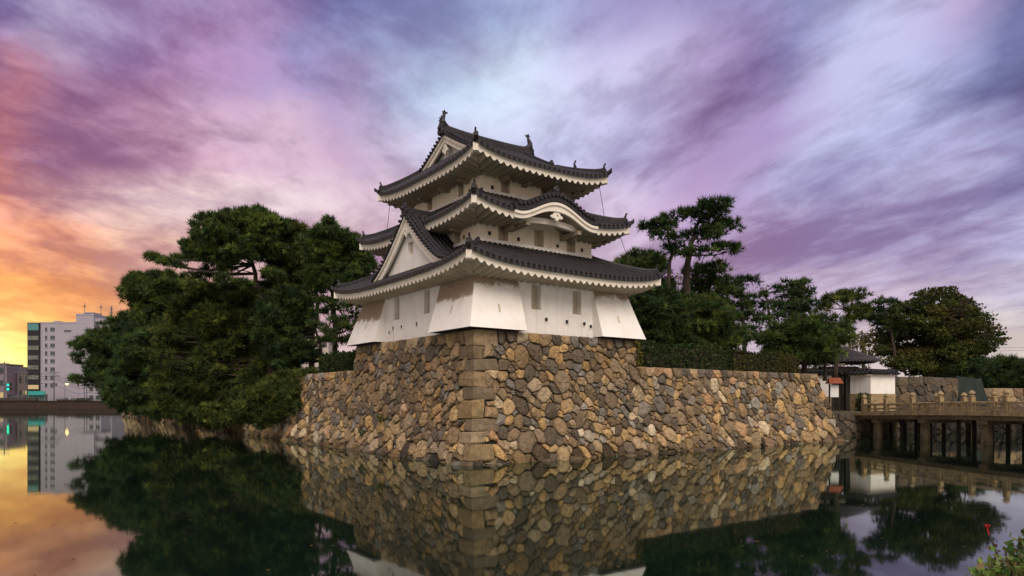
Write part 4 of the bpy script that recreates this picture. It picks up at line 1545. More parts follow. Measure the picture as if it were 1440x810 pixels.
def pine(label, Y, trunk, pads, pal=PINE_PAL, seed=0, spread=2.2, tr=0.30, base_z=None, deep=1, name='pine_tree', dens=26, group=None, ylean=0.0, thin=0.85):
    """trunk: photo pixels from the ground up (at depth Y); pads: (px, py, half width, half height) in pixels"""
    rng = random.Random(seed)
    tp = [W(px, py, Y + ylean * i / max(1, len(trunk) - 1)) for i, (px, py) in enumerate(trunk)]
    if base_z is not None: tp[0].z = base_z
    org = tp[0].copy()
    root = empty(name, org, 0, label, 'tree', group)
    # smooth trunk
    fine = []
    for i in range(len(tp) - 1):
        for k in range(4):
            q = k / 4
            a, b_ = tp[i], tp[i + 1]
            p = a.lerp(b_, q)
            if not (i == 0 and k == 0):
                p = p + Vector((rng.uniform(-1, 1), rng.uniform(-1, 1), 0)) * tr * 0.25
            fine.append(p)
    fine.append(tp[-1])
    mb = MB()
    n = len(fine)
    mb.tube([p - org for p in fine], [tr * (1.25 if i == 0 else 1) * (1 - 0.78 * i / (n - 1)) for i in range(n)], 8)
    P3 = []
    for (px, py, w_, h_) in pads:
        for d in range(deep):
            yy = Y + ylean * 0.6 + rng.uniform(-spread, spread)
            jx, jy = (0, 0) if d == 0 else (rng.uniform(-w_, w_) * 0.6, rng.uniform(-h_, h_) * 0.6)
            c = W(px + jx, py + jy, yy)
            k = yy / F
            rx = w_ * k; rz = h_ * k
            P3.append((c, rx, rx * rng.uniform(0.8, 1.1), rz))
    for c, rx, ry, rz in P3:
        cand = [(i, p) for i, p in enumerate(fine) if p.z < c.z + 0.2 and i >= n * 0.2] or [(n // 2, fine[n // 2])]
        i, p = min(cand, key=lambda q: (q[1] - c).length + 0.6 * max(0, (c.z - q[1].z)))
        e = c - Vector((0, 0, rz * 0.25))
        mid = p.lerp(e, 0.5) + Vector((rng.uniform(-.3, .3), rng.uniform(-.3, .3), rng.uniform(-0.25, 0.1) * (e - p).length * 0.4))
        L = (e - p).length
        r0 = min(tr * (1 - 0.7 * i / n) * 0.6, 0.03 + 0.015 * L)
        mb.tube([p - org, mid - org, e - org], [r0, r0 * 0.65, r0 * 0.25], 6)
        for _ in range(3):                              # twigs that carry the pad
            q = c + Vector((rng.uniform(-.7, .7) * rx, rng.uniform(-.7, .7) * ry, rng.uniform(-0.1, 0.4) * rz))
            mb.tube([mid.lerp(e, 0.6) - org, q - org], [r0 * 0.4, 0.012], 4)
    mb.build('trunk', M['bark'], root, smooth=True)
    sc_ = max(0.8, Y / 55)
    T, Cc = needle_pads([(tuple(c), rx, ry, rz) for c, rx, ry, rz in P3], org, pal, dens=dens * thin, length=0.47 * sc_, width=0.038 * sc_)
    soup('crown', T, Cc, M['pine'], root)
    return root


# --- pines on the left of the tower, leaning out over the moat
rt = random.Random(21)
gL = 'pines on the left bank of the rampart'


def mass(P, w_, h_, sep, step=13): return fill(P, w_, h_, rt, sep) + rim(P, rt, step)


pine('tall broad pine whose crown tops the trees left of the tower', 58, [(385, 520), (378, 470), (370, 425), (358, 385), (352, 335)],
     mass([(287, 310), (305, 303), (330, 303), (355, 299), (385, 306), (398, 330), (372, 342), (392, 352), (372, 362), (335, 362), (300, 372), (282, 360), (266, 352), (285, 335)], 13, 5.5, 0.9) +
     [(226, 367, 12, 5), (214, 363, 7, 3), (240, 373, 13, 5), (256, 366, 12, 5), (272, 358, 12, 6), (300, 382, 15, 5), (322, 378, 13, 5), (285, 388, 15, 6), (398, 372, 14, 5), (386, 388, 16, 6), (312, 396, 15, 6), (345, 400, 14, 5), (377, 404, 14, 6)], PINE_PAL, 1, 3.0, 0.42, 4.6, group=gL)
pine('slim straight pine nearest the left edge of the tower', 53, [(474, 512), (470, 450), (466, 390), (462, 320)],
     mass([(438, 345), (455, 328), (478, 330), (505, 346), (517, 364), (512, 388), (505, 404), (470, 410), (445, 400)], 12, 5.5, 0.9) +
     [(461, 312, 5, 4), (466, 320, 7, 4), (454, 319, 6, 4), (472, 328, 8, 4), (452, 330, 8, 4), (444, 340, 8, 4), (500, 400, 12, 5), (487, 414, 13, 5), (452, 440, 11, 4), (503, 444, 11, 4), (492, 462, 12, 5), (468, 468, 12, 5), (446, 412, 10, 4), (505, 425, 9, 4), (512, 396, 8, 4), (480, 432, 13, 5), (496, 432, 10, 5), (460, 425, 12, 5), (476, 450, 11, 4), (508, 458, 9, 4), (446, 460, 11, 5), (480, 482, 11, 5), (500, 480, 9, 4), (455, 480, 12, 5)], PINE_PAL, 2, 1.4, 0.24, 4.6, group=gL)
pine('leaning pine with bent dark trunk between the broad and slim pines', 60, [(438, 512), (440, 470), (447, 425), (436, 385), (415, 345)],
     mass([(388, 338), (408, 324), (428, 330), (442, 352), (440, 385), (430, 408), (395, 412), (382, 385), (390, 360)], 12, 5.5, 0.9) + [(420, 322, 7, 4), (410, 316, 6, 4), (440, 400, 12, 5), (436, 425, 12, 5), (412, 440, 13, 5), (432, 452, 11, 5), (428, 392, 12, 5), (405, 398, 12, 5), (424, 412, 12, 5), (398, 420, 12, 5)], PINE_OLIVE, 3, 2.0, 0.28, 4.6, group=gL)
pine('forked pine with a dark crown left of the broad pine', 78, [(268, 540), (258, 490), (240, 440), (220, 405)],
     mass([(178, 400), (192, 392), (210, 388), (236, 393), (238, 412), (222, 428), (200, 432), (184, 420)], 10, 5, 0.95) + mass([(235, 400), (262, 396), (290, 405), (288, 460), (250, 470), (212, 462), (205, 445), (230, 435)], 13, 6, 0.95), PINE_PAL, 4, 3.0, 0.36, 4.6, group=gL)
pine('far pine with tiered branches in front of the pale office block', 96, [(205, 566), (198, 530), (190, 490), (185, 455)],
     mass([(118, 488), (152, 462), (175, 450), (205, 446), (235, 455), (245, 520), (210, 562), (165, 566), (150, 545), (130, 525), (142, 505)], 13, 5, 0.92) +
     [(112, 487, 9, 4), (108, 502, 9, 4), (122, 478, 9, 4), (113, 533, 10, 3), (128, 538, 12, 4), (135, 470, 10, 4), (160, 452, 9, 4), (120, 512, 8, 3)], PINE_DARK, 5, 5.0, 0.36, 4.6, group=gL)
pine('widest olive green pine drooping down to the water', 60, [(432, 560), (400, 520), (360, 490), (320, 455), (300, 430)],
     mass([(258, 425), (290, 402), (320, 410), (350, 405), (385, 418), (415, 410), (422, 445), (400, 480), (408, 520), (370, 545), (290, 545), (235, 530), (225, 480)], 15, 5.5, 0.85) +
     mass([(230, 530), (300, 538), (400, 525), (398, 560), (350, 588), (290, 600), (235, 578)], 16, 5.5, 0.85), PINE_OLIVE, 6, 2.6, 0.40, 4.4, ylean=2, deep=1, group=gL)
pine('dense dark pine filling the bank under the forked pine', 76, [(285, 575), (270, 545), (250, 510), (235, 480)],
     mass([(185, 480), (250, 460), (290, 490), (280, 562), (232, 585), (185, 578), (158, 565), (170, 520)], 15, 6, 0.85), PINE_DARK, 7, 3.5, 0.34, 4.4, group=gL)
pine('low pine bough spreading over the stones beside the water', 52, [(436, 522), (425, 530), (405, 545), (370, 560)],
     mass([(335, 578), (372, 545), (400, 530), (436, 528), (446, 552), (430, 576), (395, 588), (365, 598)], 15, 5.5, 0.85), PINE_OLIVE, 8, 1.2, 0.22, 4.7, group=gL)
pine('short bushy pine behind the hedge left of the tower', 56, [(455, 515), (450, 480), (440, 455)],
     mass([(375, 425), (412, 412), (432, 425), (424, 455), (418, 480), (440, 500), (405, 520), (375, 485)], 14, 6, 0.85), PINE_DARK, 9, 1.8, 0.2, 4.6, group=gL)

# --- pines right of the tower
gR = 'pines on the castle ground right of the tower'
pine('tallest pine right of the tower with layered cloud-like pads', 50, [(965, 496), (966, 440), (967, 385), (971, 350), (978, 322), (990, 300)],
     [(1007, 290, 20, 8), (985, 300, 24, 8), (1012, 300, 16, 7), (970, 305, 14, 7), (1027, 318, 15, 5), (1013, 320, 16, 7), (993, 326, 20, 8), (977, 334, 17, 6), (1003, 333, 14, 6),
      (1024, 350, 16, 5), (1012, 347, 9, 4), (985, 356, 17, 6), (1000, 312, 18, 7), (1030, 352, 10, 5), (965, 300, 10, 6), (990, 292, 14, 6)], PINE_DARK, 12, 1.5, 0.36, 4.6, group=gR)
pine('slender twin pine with small pads leaning left of the tallest pine', 49, [(934, 480), (939, 420), (941, 380), (945, 352), (938, 330), (943, 312)],
     [(943, 307, 13, 6), (918, 320, 14, 5), (929, 332, 14, 6), (948, 350, 18, 7), (936, 318, 10, 5), (956, 334, 12, 6), (912, 322, 9, 4), (958, 357, 12, 5), (925, 315, 10, 4)], PINE_DARK, 13, 1.0, 0.19, 4.6, group=gR)
pine('round topped pine peeping over the right eave of the lower roof', 55, [(905, 490), (902, 430), (900, 385)],
     fill([(874, 372), (885, 362), (905, 360), (926, 370), (930, 385), (880, 388)], 15, 8, rt, 0.7) + fill([(885, 400), (940, 395), (950, 440), (915, 480), (895, 450)], 14, 6, rt, 0.9), PINE_PAL, 14, 1.6, 0.28, 4.6, group=gR)
pine('flat topped pine just right of the tallest pine', 53, [(1003, 500), (1000, 450), (998, 405), (1002, 378)],
     [(1004, 377, 20, 6), (993, 387, 24, 7), (1013, 395, 18, 6), (985, 398, 18, 7), (1005, 405, 22, 7), (978, 412, 20, 8), (1000, 420, 24, 8), (970, 385, 12, 6), (1020, 412, 12, 5), (978, 430, 20, 8)], PINE_PAL, 15, 1.6, 0.28, 4.6, group=gR)
pine('thin see-through pine with short tiers in the middle of the row', 56, [(1048, 500), (1046, 455), (1042, 420), (1045, 395)],
     [(1048, 396, 16, 6), (1032, 402, 12, 5), (1030, 416, 18, 6), (1058, 420, 16, 6), (1066, 431, 16, 6), (1040, 432, 14, 6), (1056, 446, 18, 6), (1034, 450, 12, 5), (1070, 452, 12, 5), (1048, 465, 18, 6), (1028, 470, 14, 6), (1064, 478, 18, 6), (1018, 432, 10, 5)], PINE_DARK, 16, 1.6, 0.22, 4.6, group=gR)
pine('full pine with stacked pads two trees left of the gate', 58, [(1112, 500), (1114, 460), (1116, 425), (1120, 402)],
     [(1120, 402, 16, 6), (1108, 408, 18, 7), (1128, 414, 16, 7), (1112, 420, 24, 8), (1130, 428, 18, 7), (1100, 432, 16, 7), (1120, 437, 22, 8), (1138, 440, 12, 6), (1104, 447, 18, 7)], PINE_DARK, 17, 1.8, 0.28, 4.6, group=gR)
pine('bare limbed pine leaning right above the gate roof', 60, [(1174, 490), (1181, 468), (1192, 446), (1198, 430), (1200, 418)],
     [(1192, 414, 16, 5), (1204, 422, 13, 6), (1208, 433, 11, 5), (1203, 450, 12, 4), (1167, 424, 11, 4), (1176, 418, 10, 4), (1160, 433, 9, 4), (1211, 442, 8, 4), (1184, 424, 10, 4), (1195, 438, 9, 4)], PINE_OLIVE, 18, 1.3, 0.22, 4.6, group=gR)
pine('low spreading pine in front of the tallest pine trunk', 47, [(985, 505), (980, 480), (975, 455)],
     fill([(935, 450), (960, 425), (1000, 420), (1026, 445), (1042, 480), (1015, 496), (960, 494), (925, 480)], 16, 6, rt, 0.88), PINE_PAL, 19, 1.6, 0.24, 4.6, group=gR)
pine('broad bushy pine behind the right end of the hedge', 54, [(1130, 515), (1132, 490), (1135, 465)],
     fill([(1080, 470), (1110, 455), (1150, 450), (1178, 458), (1188, 480), (1172, 500), (1120, 505), (1085, 500)], 16, 6, rt, 0.88), PINE_PAL, 20, 2.0, 0.26, 4.6, group=gR)
pine('dark pine behind the white skirt at the right end of the tower', 46, [(925, 500), (922, 460), (920, 420)],
     fill([(895, 405), (940, 410), (955, 450), (945, 490), (912, 485), (900, 450)], 14, 6, rt, 0.9), PINE_DARK, 22, 1.2, 0.24, 4.6, group=gR)
pine('drooping pine bough hanging beside the gate roof', 57, [(1160, 520), (1160, 505), (1158, 492)],
     fill([(1132, 495), (1150, 486), (1166, 494), (1168, 506), (1145, 512)], 12, 5, rt, 0.8), PINE_PAL, 23, 1.0, 0.16, 4.6, group=gR)
pine('small pine with sparse pads left of the big autumn tree', 72, [(1262, 530), (1258, 490), (1250, 455), (1243, 430)],
     [(1243, 427, 14, 4), (1232, 439, 9, 4), (1228, 450, 8, 3), (1250, 440, 12, 5), (1258, 450, 12, 5), (1240, 458, 9, 4), (1222, 449, 7, 3), (1262, 465, 14, 6)], PINE_DARK, 24, 1.6, 0.22, 2.0, group=gR)
for i, (lab, Y, tr_, P) in enumerate([
    ('low dark pine under the right side of the autumn tree', 84, [(1345, 552), (1350, 535), (1355, 520)], [(1322, 520), (1350, 508), (1385, 512), (1392, 545), (1345, 545), (1320, 535)]),
    ('spreading dark pine along the bank at the right edge of the photo', 88, [(1412, 556), (1414, 540), (1416, 525)], [(1380, 516), (1415, 508), (1450, 515), (1452, 548), (1400, 552), (1378, 540)]),
    ('last dark pine partly cut off by the right edge of the photo', 80, [(1480, 560), (1482, 540), (1480, 520)], [(1440, 525), (1470, 508), (1510, 520), (1512, 552), (1440, 556)])]):
    pine(lab, Y, tr_, fill(P, 17, 7, rt, 0.72), PINE_DARK, 30 + i, 2.5, 0.26, 2.0, group='low pines on the right bank')


def broad_tree(label, Y, trunk, pads, pal, seed, spread, tr=0.3, base_z=2.0, size=0.24, dens=34, name='broadleaf_tree'):
    rng = random.Random(seed)
    tp = [W(px, py, Y) for px, py in trunk]
    tp[0].z = base_z
    org = tp[0].copy()
    root = empty(name, org, 0, label, 'tree')
    mb = MB()
    n = len(tp)
    mb.tube([p - org for p in tp], [tr * (1 - 0.7 * i / (n - 1)) for i in range(n)], 8)
    P3 = []
    for px, py, w_, h_ in pads:
        yy = Y + rng.uniform(-spread, spread)
        c = W(px, py, yy); k = yy / F
        P3.append((c, w_ * k, w_ * k, h_ * k))
        i = min(range(n // 2, n), key=lambda j: (tp[j] - c).length)
        mid = tp[i].lerp(c, 0.5) + Vector((rng.uniform(-.4, .4), rng.uniform(-.4, .4), rng.uniform(-.6, 0)))
        mb.tube([tp[i] - org, mid - org, c - org], [tr * 0.35, tr * 0.2, 0.03], 6)
        for _ in range(3):
            q = c + Vector((rng.uniform(-1, 1) * w_ * k, rng.uniform(-1, 1) * w_ * k, rng.uniform(-.2, 1) * h_ * k))
            mb.tube([mid - org, q - org], [0.05, 0.015], 4)
    mb.build('trunk', M['bark'], root, smooth=True)
    T, Cc = leaf_clumps([(tuple(c), a, b_, e) for c, a, b_, e in P3], org, pal, dens, size)
    soup('crown', T, Cc, M['leaf'], root, 4)
    return root


AUT = [(0.050, 0.070, 0.014), (0.068, 0.080, 0.016), (0.042, 0.062, 0.014), (0.038, 0.056, 0.013), (0.060, 0.066, 0.015), (0.045, 0.060, 0.013), (0.078, 0.072, 0.017)]
OLIVE = [(0.09, 0.095, 0.022), (0.07, 0.08, 0.02), (0.11, 0.10, 0.02), (0.05, 0.06, 0.018), (0.14, 0.12, 0.03)]
rt2 = random.Random(5)
AP = [(1268, 430), (1285, 424), (1301, 413), (1324, 407), (1348, 415), (1366, 433), (1384, 455), (1402, 473), (1388, 490), (1350, 502), (1308, 522), (1262, 518), (1244, 498), (1238, 472), (1250, 452)]
crown = fill(AP, 16, 6, rt2, 0.85) + rim(AP, rt2, 8, (5, 11), (2, 3.5), (-3, 10))
broad_tree('large spreading tree with olive and rusty autumn leaves behind the gate wall', 74, [(1307, 545), (1307, 515), (1305, 490), (1308, 465), (1312, 440)], crown, AUT, 1, 3.0, 0.45, dens=80, size=0.26)
broad_tree('pale olive tree between the leaning pine and the autumn tree', 92, [(1215, 530), (1214, 500), (1213, 480)], fill([(1186, 482), (1198, 468), (1215, 470), (1236, 462), (1244, 500), (1190, 508)], 14, 8, rt2, 0.85), OLIVE, 2, 2.0, 0.3, 2.0, 0.3, 22)
broad_tree('thin reddish tree nearly bare above the row of pines', 66, [(1085, 490), (1082, 450), (1079, 425), (1077, 408)], [(1077, 404, 14, 5), (1066, 410, 9, 5), (1088, 412, 10, 5), (1080, 420, 13, 5), (1092, 425, 8, 4)], [(0.09, 0.05, 0.025), (0.06, 0.05, 0.02), (0.12, 0.055, 0.03)], 3, 1.2, 0.16, 4.6, 0.2, 14)
broad_tree('yellow green tree glowing between the pine trunks left of the tower', 68, [(330, 545), (328, 480), (325, 420)], [(270, 395, 12, 8), (285, 402, 12, 8), (262, 402, 10, 6), (300, 408, 12, 8), (330, 430, 14, 8)], [(0.13, 0.14, 0.025), (0.10, 0.12, 0.02), (0.16, 0.15, 0.03)], 4, 1.0, 0.2, 4.6, 0.3, 22)
broad_tree('yellowish bush of trees seen under the tallest pine', 62, [(950, 495), (950, 460), (950, 430)], [(948, 392, 12, 8), (962, 402, 12, 8), (940, 430, 14, 10), (955, 450, 16, 10), (985, 455, 14, 10), (1020, 450, 12, 8)], OLIVE, 6, 1.2, 0.2, 4.6, 0.28, 20)


def hedge(label, p0, p1, wd, z0, h, pal, dens=150, name='hedge'):
    p0, p1 = Vector(p0), Vector(p1)
    d = (p1 - p0); L = d.length; d.normalize(); nn = Vector((-d.y, d.x, 0))
    root = empty(name, (p0 + p1) / 2, 0, label, 'hedge')
    org = np.array(root.location)
    mb = MB()
    e = 0.12
    a, b_ = p0 + d * e - nn * (wd / 2 - e), p1 - d * e - nn * (wd / 2 - e)
    c, f = p1 - d * e + nn * (wd / 2 - e), p0 + d * e + nn * (wd / 2 - e)
    mb.hexa([Vector((q.x, q.y, z)) - Vector(org) for z in (z0, z0 + h - e) for q in (a, b_, c, f)])
    mb.build('branches', M['bark'], root)
    n = int(dens * L * (h * 2 + wd))
    s_ = NR.uniform(0, L, n)
    q = NR.uniform(0, 2 * h + wd, n)
    off = np.where(q < h, -wd / 2, np.where(q < h + wd, q - h - wd / 2, wd / 2))
    zz = np.where(q < h, q, np.where(q < h + wd, h, 2 * h + wd - q))
    ends = NR.random(n) < 2 * wd / (2 * L + 2 * wd)
    off[ends] = NR.uniform(-wd / 2, wd / 2, ends.sum()); zz[ends] = NR.uniform(0, h, ends.sum())
    s_[ends] = np.where(NR.random(ends.sum()) < 0.5, 0, L)
    lump = 0.10 * np.sin(s_ * 1.3 + 1) + 0.07 * np.sin(s_ * 3.1) + 0.05 * np.sin(s_ * 6.7 + zz * 4)
    k = 1 + NR.normal(size=n) * 0.05
    zz = zz * k + np.where(zz > h * 0.9, lump, 0)
    off = off * (k + lump * 0.5)
    P = np.array(p0)[None] + np.array(d)[None] * s_[:, None] + np.array(nn)[None] * off[:, None] - org
    P[:, 2] = z0 + zz - org[2]
    a = unit(NR.normal(size=(n, 3))); b2 = unit(np.cross(a, NR.normal(size=(n, 3))))
    sz = 0.085 * NR.uniform(0.6, 1.5, (n, 1))
    T = np.stack([P - a * sz, P + b2 * sz * 0.6, P + a * sz, P - b2 * sz * 0.6], 1)
    pi = (np.sin(s_ * 0.9 + 2) * 0.5 + 0.5 + NR.normal(size=n) * 0.3)
    c = np.array(pal)[np.clip((pi * len(pal)).astype(int), 0, len(pal) - 1)] * NR.uniform(0.55, 1.5, (n, 1))
    soup('leaves', T, c, M['leaf'], root, 4)


HP = [(0.028, 0.052, 0.014), (0.036, 0.060, 0.016), (0.024, 0.045, 0.014), (0.042, 0.062, 0.016)]
hedge('long clipped dark green hedge along the top of the right rampart', L2W(6.6, -5.5), L2W(15.2, -5.5), 1.1, 4.7, 1.62, HP)
hedge('clipped hedge with olive patches at the right end of the rampart', L2W(15.3, -5.6), L2W(23.0, -5.6), 1.2, 4.7, 1.45, [(0.036, 0.046, 0.013), (0.045, 0.052, 0.014), (0.065, 0.062, 0.016)])
hedge('short clipped hedge on the rampart left of the tower', L2W(-4.2, 7.4), L2W(-4.2, 15.0), 1.1, 4.7, 1.45, HP)
hedge('small yellow green bush tucked beside the foot of the tower', L2W(5.75, -5.75), L2W(6.6, -5.75), 0.9, 4.7, 1.5, [(0.15, 0.15, 0.02), (0.11, 0.12, 0.02), (0.19, 0.17, 0.03)], 160, 'bush')
hedge('rounded shrub standing alone behind the hedge', L2W(13.6, -5.1), L2W(15.0, -5.1), 1.3, 4.7, 1.75, [(0.03, 0.05, 0.014), (0.04, 0.06, 0.016)], 150, 'bush')

for lab, s_, z_, q in (('fern like weed growing from the left wall joints', -2.1, 1.85, 0.42), ('low weed tuft near the water on the left wall', -4.3, 1.1, 0.35)):
    p = fmap_left(s_, z_, 0.12)
    c = L2W(p[0], p[1], p[2] + RZB)
    root = empty('weed', c, 0, lab, 'plant')
    T, Cc = leaf_clumps([((0, 0, 0.05), q, q, q * 0.7)], (0, 0, 0), [(0.07, 0.10, 0.02), (0.05, 0.08, 0.02)], 420, 0.11)
    soup('leaves', T, Cc, M['leaf'], root, 4)
    mb = MB()
    for k in range(5):
        a = k * 1.3
        mb.tube([(0.05, 0.05, -0.15), (math.cos(a) * q * .5, math.sin(a) * q * .5, 0.15)], [0.015, 0.006], 4)
    mb.build('stem', M['bark'], root)

# ------------------------------------------------------------------ far bank on the left: street, office block, poles
def wx(px, Y): return (px - 720) / F * Y
def wz(py, Y): return CAMZ + (YH - py) / F * Y


mb = MB()                                            # embankment wall at the water
mb.sweep([(-420, 249.4, 0), (-100, 249.4, 0), (60, 249.4, 0)], [(-0.4, -1.4), (0.9, -1.4), (0.5, 2.45), (-0.4, 2.45)])
mb.sweep([(-420, 249.2, 0), (-100, 249.2, 0), (60, 249.2, 0)], [(-0.5, 2.46), (0.6, 2.46), (0.6, 2.75), (-0.5, 2.75)])
tag(mb.build('embankment_wall', mat('embankment_stone', (0.030, 0.019, 0.013), 0.9, 0.4, 0.8, 0.4, 3)), 'long low brown embankment wall across the water on the left', 'wall')
mb = MB()
xa, xb = wx(12, 253), wx(66, 253)
mb.box(xa, xb, 252.8, 253.1, 2.3, wz(555.5, 253))
for i in range(19):
    x = xa + (xb - xa) * i / 18
    mb.box(x - 0.12, x + 0.12, 252.6, 253.2, 2.3, wz(554.5, 253))
tag(mb.build('roadside_barrier', M['steel']), 'grey panelled barrier along the street at the foot of the office block', 'barrier')

YB = 262
x0, x1, x2, x3, x4 = wx(40, YB), wx(57, YB), wx(107, YB), wx(132, YB), wx(153, YB)
zr_, zp = wz(455, YB), wz(443, YB)
ob = empty('office_building', ((x0 + x4) / 2, YB, 2.3), 0, 'white eight storey office block with a black glazed corner bay', 'building')
OB = (*ob.location,)
mb = MB()
mb.box(x1, x2, YB, YB + 16, 2.3, zr_)
mb.box(x2, x3, YB + 0.02, YB + 16, 2.3, zp)
mb.box(x3, x4, YB + 2.0, YB + 15, 2.3, wz(447, YB))
mb.build('wall', M['concrete'], ob, off=OB)
mb = MB(); mb.box(x1 - .1, x2 - 0.05, YB - 0.1, YB + 16.1, zr_ + 0.01, zr_ + 0.6); mb.box(x2 - 0.04, x3 + .1, YB - 0.1, YB + 16.1, zp + 0.01, zp + 0.5)
mb.build('parapet', M['concrete'], ob, off=OB)
mb = MB(); mb.box(wx(67.5, YB), wx(74, YB), YB + 3, YB + 8, zr_ + 0.01, zr_ + 1.4); mb.box(wx(113, YB), wx(126, YB), YB + 2, YB + 8, zp + 0.02, wz(438, YB))
mb.build('roof_plant_room', M['concrete'], ob, off=OB)
mb = MB(); mb.box(wx(114, YB), wx(125, YB), YB + 1.9, YB + 1.98, wz(442, YB), wz(439.5, YB))
mb.build('louvre', M['darkpanel'], ob, off=OB)
mb = MB()
mb.box(x0, x1 - 0.01, YB - 0.6, YB + 12, 2.3, zr_ + 0.3)
bay = mb.build('glazed_bay', M['darkpanel'], ob, off=OB)
for i in range(8):
    z0_ = 2.3 + (zr_ - 2.3) * (i + 0.30) / 8; z1_ = 2.3 + (zr_ - 2.3) * (i + (0.98 if i == 7 else 0.72)) / 8
    mb = MB(); mb.box(x0 + 0.3, x1 - 0.35, YB - 0.72, YB - 0.61, z0_, z1_)
    for q in (0.33, 0.66):
        mb.box(x0 + (x1 - x0) * q - 0.08, x0 + (x1 - x0) * q + 0.08, YB - 0.78, YB - 0.725, z0_, z1_)
    mb.build('window', M['tealglass'] if i == 7 else (M['litwin'] if i == 1 else M['bayglass']), bay, off=OB)
zw_ = [463, 474.5, 485.5, 496.5, 507.5, 519, 530.5, 541.5]
for py in zw_:
    for a, b_ in ((63.5, 66.5), (71, 73.7), (74.2, 77)):
        z_ = wz(py, YB)
        mb = MB(); mb.box(wx(a, YB), wx(b_, YB), YB - 0.06, YB - 0.01, z_ - 0.75, z_ + 0.65)
        mb.cur = 1; mb.box(wx(a, YB) - 0.08, wx(b_, YB) + 0.08, YB - 0.2, YB - 0.065, z_ - 0.9, z_ - 0.76)
        mb.build('window', [M['glass'], M['concrete']], ob, off=OB)
mb = MB(); mb.box(wx(90, YB), wx(100, YB), YB - 0.08, YB - 0.01, wz(467, YB), wz(464, YB)); mb.build('louvre', M['steel'], ob, off=OB)
for i in range(8):                                   # open stair landings on the right-hand recess
    z_ = 2.3 + (zp - 2.3) * (i + 0.6) / 8.2
    mb = MB(); mb.box(x3 + 0.05, x3 + 3.4, YB + 0.6, YB + 1.95, z_, z_ + 1.1); mb.build('stair_landing', M['concrete'], ob, off=OB)
for px, py in ((107.5, 423), (131, 424), (146, 428)):
    mb = MB(); r = 0.14 if px < 140 else 0.4
    mb.tube([(wx(px, YB), YB + 5, zp - (2 if px > 140 else 0)), (wx(px, YB), YB + 5, wz(py, YB))], [r, r * 0.6], 6)
    for q in ((1, 0.6) if px < 140 else (0.5, 2, 3)):
        mb.box(wx(px, YB) - 0.55, wx(px, YB) + 0.55, YB + 4.9, YB + 5.1, wz(py, YB) - q - 0.7, wz(py, YB) - q - 0.5)
    mb.build('antenna', M['steel'], ob, off=OB)


def block(label, px0, px1, py, Y, m_, rows, cols_, name='low_building', lit=(), roof=None):
    xa, xb, zt = wx(px0, Y), wx(px1, Y), wz(py, Y)
    r = empty(name, ((xa + xb) / 2, Y, 2.3), 0, label, 'building')
    o_ = (*r.location,)
    mb = MB(); mb.box(xa, xb, Y, Y + 10, 2.3, zt); mb.build('wall', m_, r, off=o_)
    mb = MB(); mb.box(xa - 0.2, xb + 0.2, Y - 0.2, Y + 10.2, zt + 0.01, zt + 0.5); mb.build('roof', M['steel'], r, off=o_)
    for i in range(rows):
        for j in range(cols_):
            a = xa + (xb - xa) * (j + 0.22) / cols_; b_ = xa + (xb - xa) * (j + 0.78) / cols_
            z_ = 2.3 + (zt - 2.3) * (i + 0.35) / rows; z2 = 2.3 + (zt - 2.3) * (i + 0.75) / rows
            mb = MB(); mb.box(a, b_, Y - 0.08, Y - 0.01, z_, z2); mb.box(a - .1, b_ + .1, Y - 0.2, Y - 0.085, z_ - 0.2, z_ - 0.02)
            mb.build('window', M['litwin'] if (i, j) in lit else M['glass'], r, off=o_)
    return r


dim = mat('mauve_render', (0.20, 0.16, 0.20), 0.85, 0.1, 0.3)
block('low mauve shop row at the far left edge of the photo', -30, 9.5, 513, 300, dim, 3, 3, lit=((0, 2),))
block('mid height dim building left of the office block', 10.5, 24, 517, 310, dim, 3, 2, lit=((1, 1),))
block('lower dark building touching the black glazed bay', 24.5, 39, 524, 305, mat('brown_render', (0.12, 0.09, 0.09), 0.85, 0.1, 0.3), 2, 2, lit=((0, 1),))
block('small white annex on the right of the office block', 124, 142, 541, 258, M['concrete'], 2, 2)
block('pale green block peeping out above the far pine', 162, 186, 446, 330, mat('pale_green_render', (0.45, 0.50, 0.42), 0.85, 0.06, 0.3), 6, 2)
block('pale apartment block glimpsed between the trunks left of the tower', 404, 462, 476, 300, mat('buff_render', (0.42, 0.36, 0.33), 0.85, 0.1, 0.3), 5, 5, 'apartment_building', lit=((2, 1), (3, 3)))


def pole(label, px, py, Y, arms, r=0.16, xtra=False):
    x = wx(px, Y)
    ro = empty('utility_pole', (x, Y, 2.3), 0, label, 'utility pole', 'utility poles across the water')
    zt = wz(py, Y) - 2.3
    mb = MB(); mb.tube([(0, 0, 0), (0, 0, zt * 0.5), (0, 0, zt)], [r * 1.2, r, r * 0.75], 8); mb.build('shaft', M['steel'], ro)
    for a in arms:
        mb = MB(); mb.box(-1.9, 1.9, -0.1, 0.1, zt - a - 0.1, zt - a + 0.1)
        for q in (-1.7, -0.8, 0.8, 1.7): mb.tube([(q, 0, zt - a + 0.1), (q, 0, zt - a + 0.45)], [0.09, 0.06], 6)
        mb.build('cross_arm', M['steel'], ro)
    if xtra:
        mb = MB(); mb.tube([(0.5, 0, zt - 5.6), (0.5, 0, zt - 4.3)], 0.5, 10); mb.tube([(-0.5, 0, zt - 5.2), (-0.5, 0, zt - 4.2)], 0.42, 10); mb.build('transformer', M['steel'], ro)
    return ro


